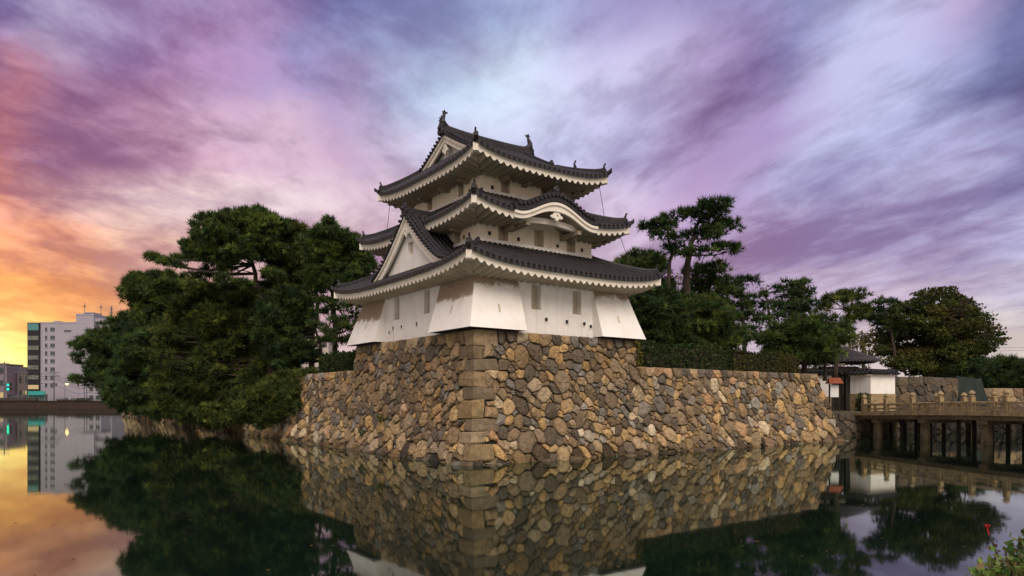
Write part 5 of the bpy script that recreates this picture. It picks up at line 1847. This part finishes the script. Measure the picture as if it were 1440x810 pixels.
pole('thick utility pole with wide cross arm at the far left', 6, 508, 251, (0.7, 2.0), 0.24)
pole('thin pole left of the black glazed bay', 26.5, 521, 252, (0.8,), 0.17)
pole('utility pole standing against the black glazed bay', 34.5, 516, 251.5, (0.8, 2.0), 0.18)
pole('dark pole with transformers in front of the white office wall', 76, 522, 251, (0.6, 1.8), 0.2, True)
pole('plain pole nearest the far pine', 118.5, 538, 251, (0.5,), 0.13)
pole('second plain pole beside the far pine', 122, 539, 252, (0.4,), 0.13)
for j, (dy_, zz) in enumerate(((0.0, 1.0), (0.5, 2.0), (1.0, 2.9), (0.2, 4.6))):
    mb = MB()
    seq = [(-40, 507), (6, 508), (34.5, 516), (76, 522), (122, 539), (190, 545)]
    P = []
    for a, b_ in zip(seq[:-1], seq[1:]):
        for k in range(6):
            q = k / 6
            P.append((wx(a[0] + (b_[0] - a[0]) * q, 251.4), 251.4 + dy_, wz(min(a[1] + (b_[1] - a[1]) * q, 534), 251.4) - zz - 0.6 * 4 * q * (1 - q)))
    mb.tube(P, 0.055, 4)
    tag(mb.build('power_cable', M['wire']), 'black overhead cable strung between the utility poles across the water', 'cable', 'overhead cables across the water')

ro = empty('traffic_signal', (wx(12.3, 250.6), 250.6, 2.3), 0, 'traffic signal showing two green lights at the far left', 'traffic light')
mb = MB(); mb.tube([(-1.6, 0.2, 0), (-1.6, 0.2, 6.6)], 0.13, 8); mb.tube([(-1.6, 0.2, 6.2), (0, 0.2, 6.2)], 0.09, 6); mb.build('post', M['steel'], ro)
for py in (541, 547):
    z_ = wz(py, 250.6) - 2.3
    mb = MB(); mb.box(-1.0, 1.0, -0.25, 0.15, z_ - 0.55, z_ + 0.55)
    for q in (-0.6, 0, 0.6): mb.box(q - 0.3, q + 0.3, -0.55, -0.255, z_ + 0.3, z_ + 0.36)
    hd = mb.build('signal_head', M['darkpanel'], ro)
    mb = MB(); mb.tube([(-0.1, -0.26, z_ - 0.05), (-0.1, -0.32, z_ - 0.05)], 0.42, 12); mb.build('green_light', M['green'], hd)
ro = empty('street_lamp', (wx(91.5, 250.8), 250.8, 2.3), 0, 'street lamp glowing orange before the white office wall', 'street lamp')
mb = MB(); zt = wz(539.5, 250.8) - 2.3
mb.tube([(0, 0, 0), (0, 0, zt)], [0.12, 0.08], 8); mb.tube([(0, 0, zt), (0.4, 0, zt + 0.25), (1.0, 0, zt + 0.2)], 0.07, 6); mb.build('post', M['steel'], ro)
mb = MB(); mb.box(0.25, 1.15, -0.35, 0.35, zt + 0.06, zt + 0.3); mb.build('lamp_housing', M['steel'], ro)
mb = MB(); mb.lathe((0.7, 0, zt), [(0.1, -0.45), (0.40, -0.3), (0.46, -0.05), (0.40, 0.05)], 10); mb.build('lamp', M['lamp'], ro)

mb = MB(); xa, xb = wx(40, 252), wx(63, 252)
mb.box(xa, xb, 251.8, 252.3, wz(555.4, 252), wz(550, 252))
for i in range(8): mb.box(xa + (xb - xa) * i / 7.05, xa + (xb - xa) * i / 7.05 + 0.08, 251.68, 251.79, 2.3, wz(550, 252))
tag(mb.build('hoarding', M['tealsheet']), 'teal site hoarding above the barrier by the black bay', 'hoarding')


def car(label, px, Y, m_, L=4.2):
    x = wx(px, Y)
    ro = empty('parked_car', (x, Y, 2.3), 0, label, 'car', 'cars on the street across the water')
    mb = MB()
    prof = [(-2.1, 0.35), (-2.1, 0.8), (-1.9, 0.95), (-1.2, 1.0), (-0.6, 1.42), (0.9, 1.45), (1.5, 1.0), (2.05, 0.85), (2.1, 0.4)]
    a = [mb.V((px_ * L / 4.2, -0.82, z)) for px_, z in prof]; b_ = [mb.V((px_ * L / 4.2, 0.82, z)) for px_, z in prof]
    mb.face(a); mb.face(b_[::-1])
    for i in range(len(a)): mb.face((a[i], b_[i], b_[(i + 1) % len(a)], a[(i + 1) % len(a)]))
    mb.build('body', m_, ro)
    mb = MB()
    for q in ((-1.0, 0.1), (0.2, 1.25)):
        mb.poly([(q[0] + 0.0, -0.83, 1.02), (q[1], -0.83, 1.02), (min(q[1], 0.88), -0.83, 1.38), (max(q[0], -0.55), -0.83, 1.38)])
    mb.build('side_window', M['glass'], ro)
    for q in (-1.3, 1.3):
        mb = MB(); mb.tube([(q, -0.86, 0.33), (q, 0.86, 0.33)], 0.33, 14); mb.build('wheel', M['rubber'], ro)


gr = empty('guard_rail', (wx(60, 249.9), 249.9, 2.75), 0, 'thin grey guard rail running along the far embankment', 'railing')
mb = MB()
for z_ in (0.45, 0.95): mb.tube([(-60, 0, z_), (40, 0, z_)], 0.05, 5)
mb.build('rail', M['steel'], gr)
for i in range(48):
    mb = MB(); mb.tube([(-60 + i * 2.1, 0, 0), (-60 + i * 2.1, 0, 1.05)], 0.06, 5); mb.build('post', M['steel'], gr)
hedge('long low dark hedge along the street across the water', (wx(-12, 251.2), 251.2, 0), (wx(52, 251.2), 251.2, 0), 1.2, 2.3, 1.5, HP, 8)
hedge('dark roadside hedge in front of the parked cars across the water', (wx(80, 251.0), 251.0, 0), (wx(108, 251.0), 251.0, 0), 1.0, 2.3, 1.1, HP, 8)
car('silver car on the street below the white office wall', 94, 255.5, M['carpaint'])
car('white car following the silver car across the water', 104, 256.2, M['white'])
car('dark car next to the small white annex', 113, 255.2, M['darkpanel'])
root = empty('bush', (wx(118, 250.9), 250.9, 2.4), 0, 'rounded roadside bush on the embankment before the annex', 'bush')
T, Cc = leaf_clumps([((x_, 0, 0.6), 1.5, 0.8, 0.8) for x_ in (-1.5, 0.2, 1.8)], (0, 0, 0), HP, 90, 0.3)
soup('leaves', T, Cc, M['leaf'], root, 4)
mb = MB(); mb.tube([(0, 0, 0), (0.2, 0, 0.6)], [0.08, 0.03], 6); mb.build('stem', M['bark'], root)

# ------------------------------------------------------------------ right bank: revetment, bridge, gate, walls
def poly_wall(name, label, pts, z0, z1, rmin, rmax, thick, cols_, tries=2500, bul=0.16, lean=0.05):
    """dry stone wall along a polyline (seen side to the right of travel)"""
    ro = empty(name, (pts[0][0], pts[0][1], z0), 0, label, 'stone wall')
    o_ = Vector(ro.location)
    mb = MB(); bk = MB()
    for a, b_ in zip(pts[:-1], pts[1:]):
        a, b_ = Vector((*a, 0)), Vector((*b_, 0))
        d = (b_ - a); L = d.length; d.normalize(); nn = Vector((d.y, -d.x, 0))

        def fm(s, z, q, a=a, d=d, nn=nn): return a + d * s + nn * (q + lean * (z1 - z)) + Vector((0, 0, z)) - o_
        ex = []
        s = 0.0
        while s < L:
            r = R.uniform(rmax * 0.7, rmax); ex.append((s + r, z1 - r * 0.75, r)); s += 2.05 * r
        stone_face(mb, fm, [(0, z0), (L, z0), (L, z1), (0, z1)], lambda x, z: True, R, rmin, rmax, lambda p, q: pick(cols_, R), lambda z: bul, ex, tries=tries)
        bk.hexa([fm(s, z, q) for z in (z0, z1 - 0.05) for s, q in ((0.05, -0.1), (L - 0.05, -0.1), (L - 0.05, -thick), (0.05, -thick))])
    mb.build('masonry', M['stone'], ro, colors=True)
    bk.build('packing', M['gap'], ro)
    return ro


GREY = [((0.085, 0.068, 0.05), 4), ((0.115, 0.09, 0.065), 3), ((0.06, 0.05, 0.038), 3), ((0.14, 0.10, 0.058), 2)]
SHADED_ROCK = [((0.014, 0.0115, 0.009), 4), ((0.020, 0.016, 0.012), 3), ((0.010, 0.008, 0.007), 3)]  # stone colours taken near black to paint in the shadow under the bridge
poly_wall('bridge_abutment', 'low stone revetment between the rampart end and the bridge', [(22.6, 55.6), (26.2, 57.0), (30.5, 58.9), (33.8, 59.9)], -0.6, 1.9, 0.25, 0.5, 1.2, GREY)
poly_wall('bank_revetment', 'stone bank behind the bridge piers, coloured near black for shade', [(33.8, 60.0), (36.2, 64.0), (62, 69.7)], -0.6, 1.98, 0.3, 0.6, 1.0, SHADED_ROCK)
poly_wall('stone_wall', 'grey wall of large cut blocks behind the bridge railing', [(34.9, 65.6), (39.5, 66.2), (46.2, 70.6)], 2.0, 5.25, 0.35, 0.62, 1.0, GREY, 1500, 0.08)
poly_wall('stone_wall', 'lower brown stone wall at the right edge behind the bridge', [(48.2, 72.2), (62, 73.6)], 2.0, 4.25, 0.3, 0.6, 1.0, [((0.22, 0.16, 0.10), 3), ((0.17, 0.13, 0.09), 3), ((0.27, 0.20, 0.12), 2)], 900)

mb = MB()                                             # tarpaulin thrown over a corner of the block wall
rows = []
for i in range(9):
    z = 5.4 - 3.4 * i / 8
    rows.append([(45.0 + 3.2 * j / 10 + 0.04 * i * j / 10 * 3, 70.2 - 0.35 - 0.5 * i / 8 + 0.10 * math.sin(j * 1.7 + i) + 1.1 * j / 10, z + 0.06 * math.sin(j * 2.1) - 0.25 * j / 10) for j in range(11)])
mb.grid(rows)
mb.grid([rows[0], [(x, y + 1.3, z + 0.05) for x, y, z in rows[0]]])
mb.grid([[r[-1] for r in rows], [(r[-1][0], r[-1][1] + 1.3, r[-1][2]) for r in rows]])
tag(mb.build('tarpaulin', M['tarp'], smooth=True), 'dark green tarpaulin draped over the end of the grey block wall', 'tarpaulin')

BO = Vector((29.2, 57.2, 0)); BD = Vector((0.2153, -0.9765, 0)); BN = Vector((0.9765, 0.2153, 0))
br = empty('stone_bridge', BO, math.atan2(BD.y, BD.x), 'low tan granite bridge with capped railing posts leading to the gate', 'bridge')
# local: x along the bridge towards the viewer, y = to the left of travel (= +BN side)


def bz(s): return 0.24 * math.sin(math.pi * min(max(s, 0), 28) / 28)


BL = 25.0
ss = [-1.6 + (BL + 1.6) * i / 20 for i in range(21)]
WD = 4.7
mb = MB(); mb.sweep([(s, WD / 2, 1.72 + bz(s)) for s in ss], [(-WD / 2 - 0.15, 0), (WD / 2 + 0.15, 0), (WD / 2 + 0.15, 0.20), (-WD / 2 - 0.15, 0.20)]); mb.build('deck', M['granite'], br)
for y in (0.12, WD - 0.12):
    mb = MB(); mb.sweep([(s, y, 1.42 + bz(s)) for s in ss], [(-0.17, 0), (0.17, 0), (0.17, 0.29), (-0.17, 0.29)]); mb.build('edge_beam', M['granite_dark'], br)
for y in (1.2, 2.35, 3.5):
    mb = MB(); mb.sweep([(s, y, 1.46 + bz(s)) for s in ss], [(-0.15, 0), (0.15, 0), (0.15, 0.25), (-0.15, 0.25)]); mb.build('girder', M['darkwood'], br)
post_s = [0.0, 2.5, 5.1, 7.7, 10.3, 12.9, 15.5, 18.1, 20.7, 23.3]
for y in (0.0, WD):
    mb = MB()
    mb.sweep([(s, y, 2.60 + bz(s)) for s in ss[1:]], [(-0.11, -0.09), (0.11, -0.09), (0.13, 0.02), (0.09, 0.09), (-0.09, 0.09), (-0.13, 0.02)])
    mb.build('hand_rail', M['granite'], br)
    mb = MB(); mb.sweep([(s, y, 2.25 + bz(s)) for s in ss[1:]], [(-0.07, -0.06), (0.07, -0.06), (0.07, 0.06), (-0.07, 0.06)]); mb.build('middle_rail', M['granite'], br)
    mb = MB(); mb.sweep([(s, y, 1.925 + bz(s)) for s in ss[1:]], [(-0.14, 0.0), (0.14, 0.0), (0.14, 0.14), (-0.14, 0.14)]); mb.build('kerb', M['granite'], br)
    for i, s in enumerate(post_s):
        mb = MB()
        z = 1.924 + bz(s)
        h = 1.08
        a = 0.16
        mb.hexa([(s - a, y - a, z), (s + a, y - a, z), (s + a, y + a, z), (s - a, y + a, z), (s - a, y - a, z + h), (s + a, y - a, z + h), (s + a, y + a, z + h), (s - a, y + a, z + h)])
        po = mb.build('railing_post', M['granite'], br)
        mb = MB()
        mb.lathe((s, y, z + h), [(0.20, 0.001), (0.20, 0.07), (0.13, 0.10), (0.13, 0.15), (0.21, 0.19), (0.22, 0.26), (0.17, 0.36), (0.08, 0.43), (0.02, 0.46)], 12)
        mb.build('finial', M['granite'], po)
        if i + 1 < len(post_s):
            mid = (s + post_s[i + 1]) / 2
            mb = MB(); mb.box(mid - 0.10, mid + 0.10, y - 0.08, y + 0.08, 2.065 + bz(mid), 2.188 + bz(mid)); mb.build('strut', M['granite'], br); mb = MB(); mb.box(mid - 0.07, mid + 0.07, y - 0.06, y + 0.06, 2.312 + bz(mid), 2.50 + bz(mid)); mb.build('strut', M['granite'], br)
for s in (1.2, 6.0, 11.2, 16.4, 21.6):
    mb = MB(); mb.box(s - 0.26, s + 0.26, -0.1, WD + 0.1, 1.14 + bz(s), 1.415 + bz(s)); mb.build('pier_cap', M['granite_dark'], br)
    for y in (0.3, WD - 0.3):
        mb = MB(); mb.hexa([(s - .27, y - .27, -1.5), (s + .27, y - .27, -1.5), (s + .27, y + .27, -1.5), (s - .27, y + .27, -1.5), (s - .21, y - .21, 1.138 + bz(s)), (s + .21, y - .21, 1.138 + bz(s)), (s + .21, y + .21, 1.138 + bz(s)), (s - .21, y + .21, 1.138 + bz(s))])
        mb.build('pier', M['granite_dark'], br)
for i in range(9):
    for y in (1.15, 2.35, 3.55):
        s = 0.3 + i * 2.65 + (y - 2.35) * 0.12
        mb = MB(); mb.tube([(s, y, -1.5), (s + 0.02, y, 0.2), (s, y, 1.46 + bz(s))], [0.15, 0.14, 0.13], 8); mb.build('timber_post', M['darkwood'], br)
slab('near_right_bank', [(33.6, 20), (90, 20), (90, 36), (34.0, 32.6)], -1.5, 1.9, M['earth'])


def tile_slope(mb, a, b_, c, d, nrow, ncol):
    """tiled slope: a-b eave (left to right), d-c top"""
    a, b_, c, d = map(Vector, (a, b_, c, d))
    nn = (b_ - a).cross(d - a).normalized()
    rows = []
    for i in range(nrow * 2):
        t_ = (i // 2 + (0.0 if i % 2 == 0 else 0.97)) / nrow
        L, Rr = a.lerp(d, t_), b_.lerp(c, t_)
        rows.append([L.lerp(Rr, (j + o_ + 0.5) / ncol) + nn * (h * 0.8 + (0.03 if i % 2 == 0 else 0)) for j in range(ncol) for o_, h in PROF])
    mb.grid(rows)
    mb.grid([[p - nn * 0.12 for p in rows[0]], rows[0]])


def plaster_wall(name, label, pts, z0, zs_, z1, mcap=True, ends=True):
    """white plastered wall on a stone footing, with a tiled cap, along a polyline"""
    ro = empty(name, (pts[0][0], pts[0][1], z0), 0, label, 'wall')
    o_ = (*ro.location,)
    P = [Vector((*p, 0)) for p in pts]
    pr = lambda wd, za, zb_: [(-wd, za), (wd, za), (wd, zb_), (-wd, zb_)]
    for nm, mt, wd, za, zb_ in (('footing', M['granite'], 0.32, z0, zs_), ('plaster', M['plaster'], 0.26, zs_ + 0.003, z1), ('eave_moulding', M['trim'], 0.42, z1 + 0.003, z1 + 0.12)):
        mb = MB(); mb.sweep(P, pr(wd, za, zb_)); mb.build(nm, mt, ro, off=o_)
    mb = MB()
    for p, q in zip(P[:-1], P[1:]):
        d = (q - p); L = d.length; d.normalize(); nn = Vector((d.y, -d.x, 0))
        up = Vector((0, 0, 1)); e0 = z1 + 0.14; e1 = z1 + 0.46
        p_, q_ = p - d * 0.3, q + d * 0.3
        n = max(3, round(L / 0.3))
        tile_slope(mb, p_ + nn * 0.62 + up * e0, q_ + nn * 0.62 + up * e0, q_ + nn * 0.08 + up * e1, p_ + nn * 0.08 + up * e1, 4, n)
        tile_slope(mb, q_ - nn * 0.62 + up * e0, p_ - nn * 0.62 + up * e0, p_ - nn * 0.08 + up * e1, q_ - nn * 0.08 + up * e1, 4, n)
        mb.sweep([p_ + up * (e1 - 0.02), q_ + up * (e1 - 0.02)], scaled(RIDGE, 0.8, 0.7))
    mb.build('tile_cap', M['tile'], ro, off=o_)


plaster_wall('plaster_wall', 'white plastered wall with dark tile cap right of the gate', [(30.7, 62.6), (31.55, 60.9), (34.35, 62.3)], 2.0, 3.55, 5.15)
plaster_wall('plaster_wall', 'white plastered wall behind the rampart end left of the gate', [(25.0, 62.4), (28.6, 62.0)], 2.0, 3.3, 5.1)

gt = empty('castle_gate', (29.6, 63.4, 2.0), 0, 'dark timber gate with a grey tiled hipped roof beyond the rampart', 'gate')
GO = (29.6, 63.4, 2.0)
mb = MB()
for x in (28.7, 30.35):
    mb.box(x - 0.2, x + 0.2, 62.3, 62.7, 2.0, 6.0)
    mb.box(x - 0.16, x + 0.16, 64.2, 64.5, 2.0, 5.6)
mb.build('gate_post', M['darkwood'], gt, off=GO)
mb = MB(); mb.box(27.9, 31.3, 62.25, 62.75, 5.55, 6.02); mb.build('lintel', M['darkwood'], gt, off=GO)
for x0_, x1_ in ((28.92, 29.5), (29.56, 30.13)):
    mb = MB(); mb.box(x0_, x1_, 62.9, 63.0, 2.05, 5.4)
    for z_ in (2.6, 3.9, 5.1): mb.box(x0_, x1_, 62.84, 62.895, z_, z_ + 0.16)
    mb.build('door', M['darkwood'], gt, off=GO)
mb = MB()
for x0_, x1_ in ((27.9, 28.9), (29.4, 30.3)):
    mb.box(x0_ - 0.2, x1_ - 0.2, 62.28, 62.34, 6.06, 6.40)
mb.build('plaster_panel', M['trim'], gt, off=GO)
mb = MB()
e0, e1 = 6.50, 7.70
A_, B_, C_, D_ = (25.6, 61.4, e0), (32.9, 61.6, e0), (32.9, 65.4, e0), (25.6, 65.4, e0)
r0, r1 = (26.6, 63.4, e1), (30.6, 63.4, e1)
tile_slope(mb, A_, B_, r1, r0, 9, 24)
tile_slope(mb, C_, D_, r0, r1, 9, 24)
tile_slope(mb, B_, C_, r1, r1, 9, 12)
tile_slope(mb, D_, A_, r0, r0, 9, 12)
mb.sweep([(26.4, 63.4, e1 - 0.02), (30.8, 63.4, e1 - 0.02)], scaled(RIDGE, 1, 1.1))
for a, b_ in ((A_, r0), (B_, r1), (C_, r1), (D_, r0)): mb.sweep([a, b_], scaled(RIDGE, 0.7, 0.7))
mb.build('roof', mat('weathered_gate_tile', (0.075, 0.068, 0.075), 0.6, 0.3, 2.0), gt, off=GO)
mb = MB(); mb.hexa([(25.9, 61.8, 6.3), (32.5, 62.0, 6.3), (32.5, 65.0, 6.3), (25.9, 65.0, 6.3), (25.6, 61.5, 6.42), (32.8, 61.7, 6.42), (32.8, 65.3, 6.42), (25.6, 65.3, 6.42)])
mb.build('eaves', M['darkwood'], gt, off=GO)

nb_ = empty('notice_board', (27.85, 59.6, 2.0), 0, 'small notice board with a rust red roof by the gate', 'notice board')
mb = MB()
for x in (-0.42, 0.42): mb.box(x - 0.05, x + 0.05, -0.05, 0.05, 0, 2.5)
mb.build('post', M['darkwood'], nb_)
mb = MB(); mb.box(-0.36, 0.36, -0.04, 0.04, 1.25, 2.3); mb.build('board', M['white'], nb_)
mb = MB(); mb.hexa([(-0.62, -0.42, 2.42), (0.62, -0.42, 2.42), (0.62, 0.42, 2.42), (-0.62, 0.42, 2.42), (-0.5, -0.05, 2.92), (0.5, -0.05, 2.92), (0.5, 0.05, 2.92), (-0.5, 0.05, 2.92)]); mb.build('roof', M['redwood'], nb_)
hedge('round dark shrub in front of the white wall by the gate', (30.25, 60.2, 0), (31.0, 60.3, 0), 0.8, 2.0, 1.35, HP, 160, 'bush')

hedge('tall dark hedge screening the ground behind the gate', (24.5, 70.0, 0), (35.5, 69.0, 0), 1.6, 2.0, 4.3, HP, 60)
# distant keep-like roof far right, and two wires
rr = empty('distant_roof', (wx(1394, 150), 150, 2.0), 0, 'distant dark gabled roof above the low pines at the right', 'house')
zt = wz(519, 150) - 2; ze_ = wz(531, 150) - 2
mb = MB(); mb.box(-2.4, 2.6, 1.0, 8, 0, ze_); mb.build('wall', M['plaster'], rr)
mb = MB()
A_, B_, r0, r1 = (-4.2, 0, ze_ - .3), (3.4, 0, ze_ - .3), (-1.8, 4, zt), (1.2, 4, zt)
tile_slope(mb, A_, B_, r1, r0, 8, 20); tile_slope(mb, (3.4, 8, ze_ - .3), (-4.2, 8, ze_ - .3), r0, r1, 8, 20); tile_slope(mb, B_, (3.4, 8, ze_ - .3), r1, r1, 8, 12); tile_slope(mb, (-4.2, 8, ze_ - .3), A_, r0, r0, 8, 12)
mb.build('roof', M['tile'], rr)
for q, (a, b_) in enumerate(((489, 488), (493, 492.5))):
    mb = MB(); mb.tube([W(1330, a, 160), W(1420, (a + b_) / 2 + 0.4, 165), W(1560, b_, 170)], 0.03, 4)
    tag(mb.build('power_cable', M['wire']), 'thin overhead wire crossing the pale sky at the right edge', 'cable', 'overhead wires at the right edge')

T, Cc = [], []
for i in range(420):
    Y = NR.uniform(9, 60) ; X = NR.uniform(-0.75, 0.72) * Y
    r = NR.uniform(0.02, 0.06); a = NR.uniform(0, 6.3)
    e1 = np.array([math.cos(a), math.sin(a), 0]) * r; e2 = np.array([-math.sin(a), math.cos(a), 0]) * r * 0.5
    p = np.array([X, Y, 0.006])
    T.append([p - e1, p + e2 + [0, 0, 0.004], p + e1, p - e2 + [0, 0, 0.006]]); Cc.append([(0.12, 0.08, 0.03), (0.10, 0.10, 0.04), (0.18, 0.10, 0.03)][i % 3])
fl_ = soup('floating_leaves', np.array(T), np.array(Cc), M['leaf'], None, 4)
tag(fl_, 'scattered fallen leaves floating on the moat', 'leaves', kind='stuff')

# ------------------------------------------------------------------ near bank and the shrub in the bottom right corner
slab('near_bank', [(-60, -60), (60, -60), (60, 3.3), (4.0, 4.1), (-60, 3.0)], -1.5, 1.45, M['grass'])
sh = empty('flowering_shrub', (2.75, 3.75, 1.45), 0, 'leafy green shrub with one red flower in the bottom right corner', 'shrub')
so = np.array(sh.location)
rs = random.Random(9)
mb = MB()
tips = []
for (px, py, Y) in ((1400, 778, 3.6), (1416, 784, 3.6), (1430, 790, 3.6), (1390, 806, 3.55), (1410, 808, 3.5), (1438, 765, 3.7), (1382, 812, 3.5), (1426, 806, 3.6), (1444, 788, 3.65), (1372, 800, 3.55), (1365, 812, 3.5), (1378, 790, 3.6), (1434, 754, 3.7), (1446, 748, 3.75), (1412, 768, 3.7), (1426, 772, 3.75), (1392, 792, 3.6), (1405, 796, 3.65), (1435, 780, 3.6), (1448, 770, 3.7), (1465, 765, 3.8), (1380, 802, 3.5), (1420, 798, 3.5), (1440, 800, 3.55), (1470, 790, 3.7), (1400, 815, 3.5), (1430, 820, 3.5), (1460, 820, 3.6), (1391, 752, 3.72)):
    tip = W(px, py, Y) - Vector(so)
    b0 = Vector((rs.uniform(-.08, .08), rs.uniform(-.08, .08), 0))
    mid = b0.lerp(tip, 0.55) + Vector((rs.uniform(-.05, .05), rs.uniform(-.05, .05), 0.04))
    mb.tube([b0, mid, mid.lerp(tip, 0.6), tip], [0.012, 0.008, 0.006, 0.003], 5)
    tips.append((b0, mid, tip))
mb.build('stem', M['bark'], sh, smooth=True)
T, Cc = [], []
for i, (b0, mid, tip) in enumerate(tips):
    last = i == len(tips) - 1
    for k in range(48 if not last else 9):
        q = rs.uniform(0.35, 1.0)
        p = mid.lerp(tip, (q - 0.35) / 0.65) + Vector((rs.gauss(0, .02), rs.gauss(0, .02), rs.gauss(0, .016)))
        a = Vector((rs.gauss(0, 1), rs.gauss(0, 1), rs.gauss(0.5, .7))).normalized()
        s_ = a.cross(Vector((rs.gauss(0, 1), rs.gauss(0, 1), rs.gauss(0, 1)))).normalized()
        L = rs.uniform(0.032, 0.06) * (0.75 if last else 1)
        T.append([p, p + a * L * 0.45 + s_ * L * 0.3, p + a * L, p + a * L * 0.45 - s_ * L * 0.3])
        c = rs.choice([(0.15, 0.20, 0.05), (0.10, 0.16, 0.04), (0.19, 0.22, 0.06), (0.07, 0.11, 0.03), (0.17, 0.19, 0.05)] if not last else [(0.09, 0.07, 0.03), (0.12, 0.05, 0.03)])
        c = tuple(v * rs.uniform(0.7, 1.3) for v in c)
        Cc.append(c)
soup('leaves', np.array([[list(v) for v in t_] for t_ in T]), np.array(Cc), M['leaf'], sh, 4)
mb = MB()
ft = W(1388.5, 743, 3.72) - Vector(so)
for k in range(6):
    a = 2 * math.pi * k / 6
    e = Vector((math.cos(a), math.sin(a), 0))
    mb.poly([ft, ft + e * 0.009 + Vector((0, 0, 0.010)) + Vector((-e.y, e.x, 0)) * 0.007, ft + e * 0.015 + Vector((0, 0, 0.022)), ft + e * 0.009 + Vector((0, 0, 0.010)) - Vector((-e.y, e.x, 0)) * 0.007])
mb.tube([tips[-1][2], ft], 0.003, 5)
mb.build('flower', M['red'], sh)
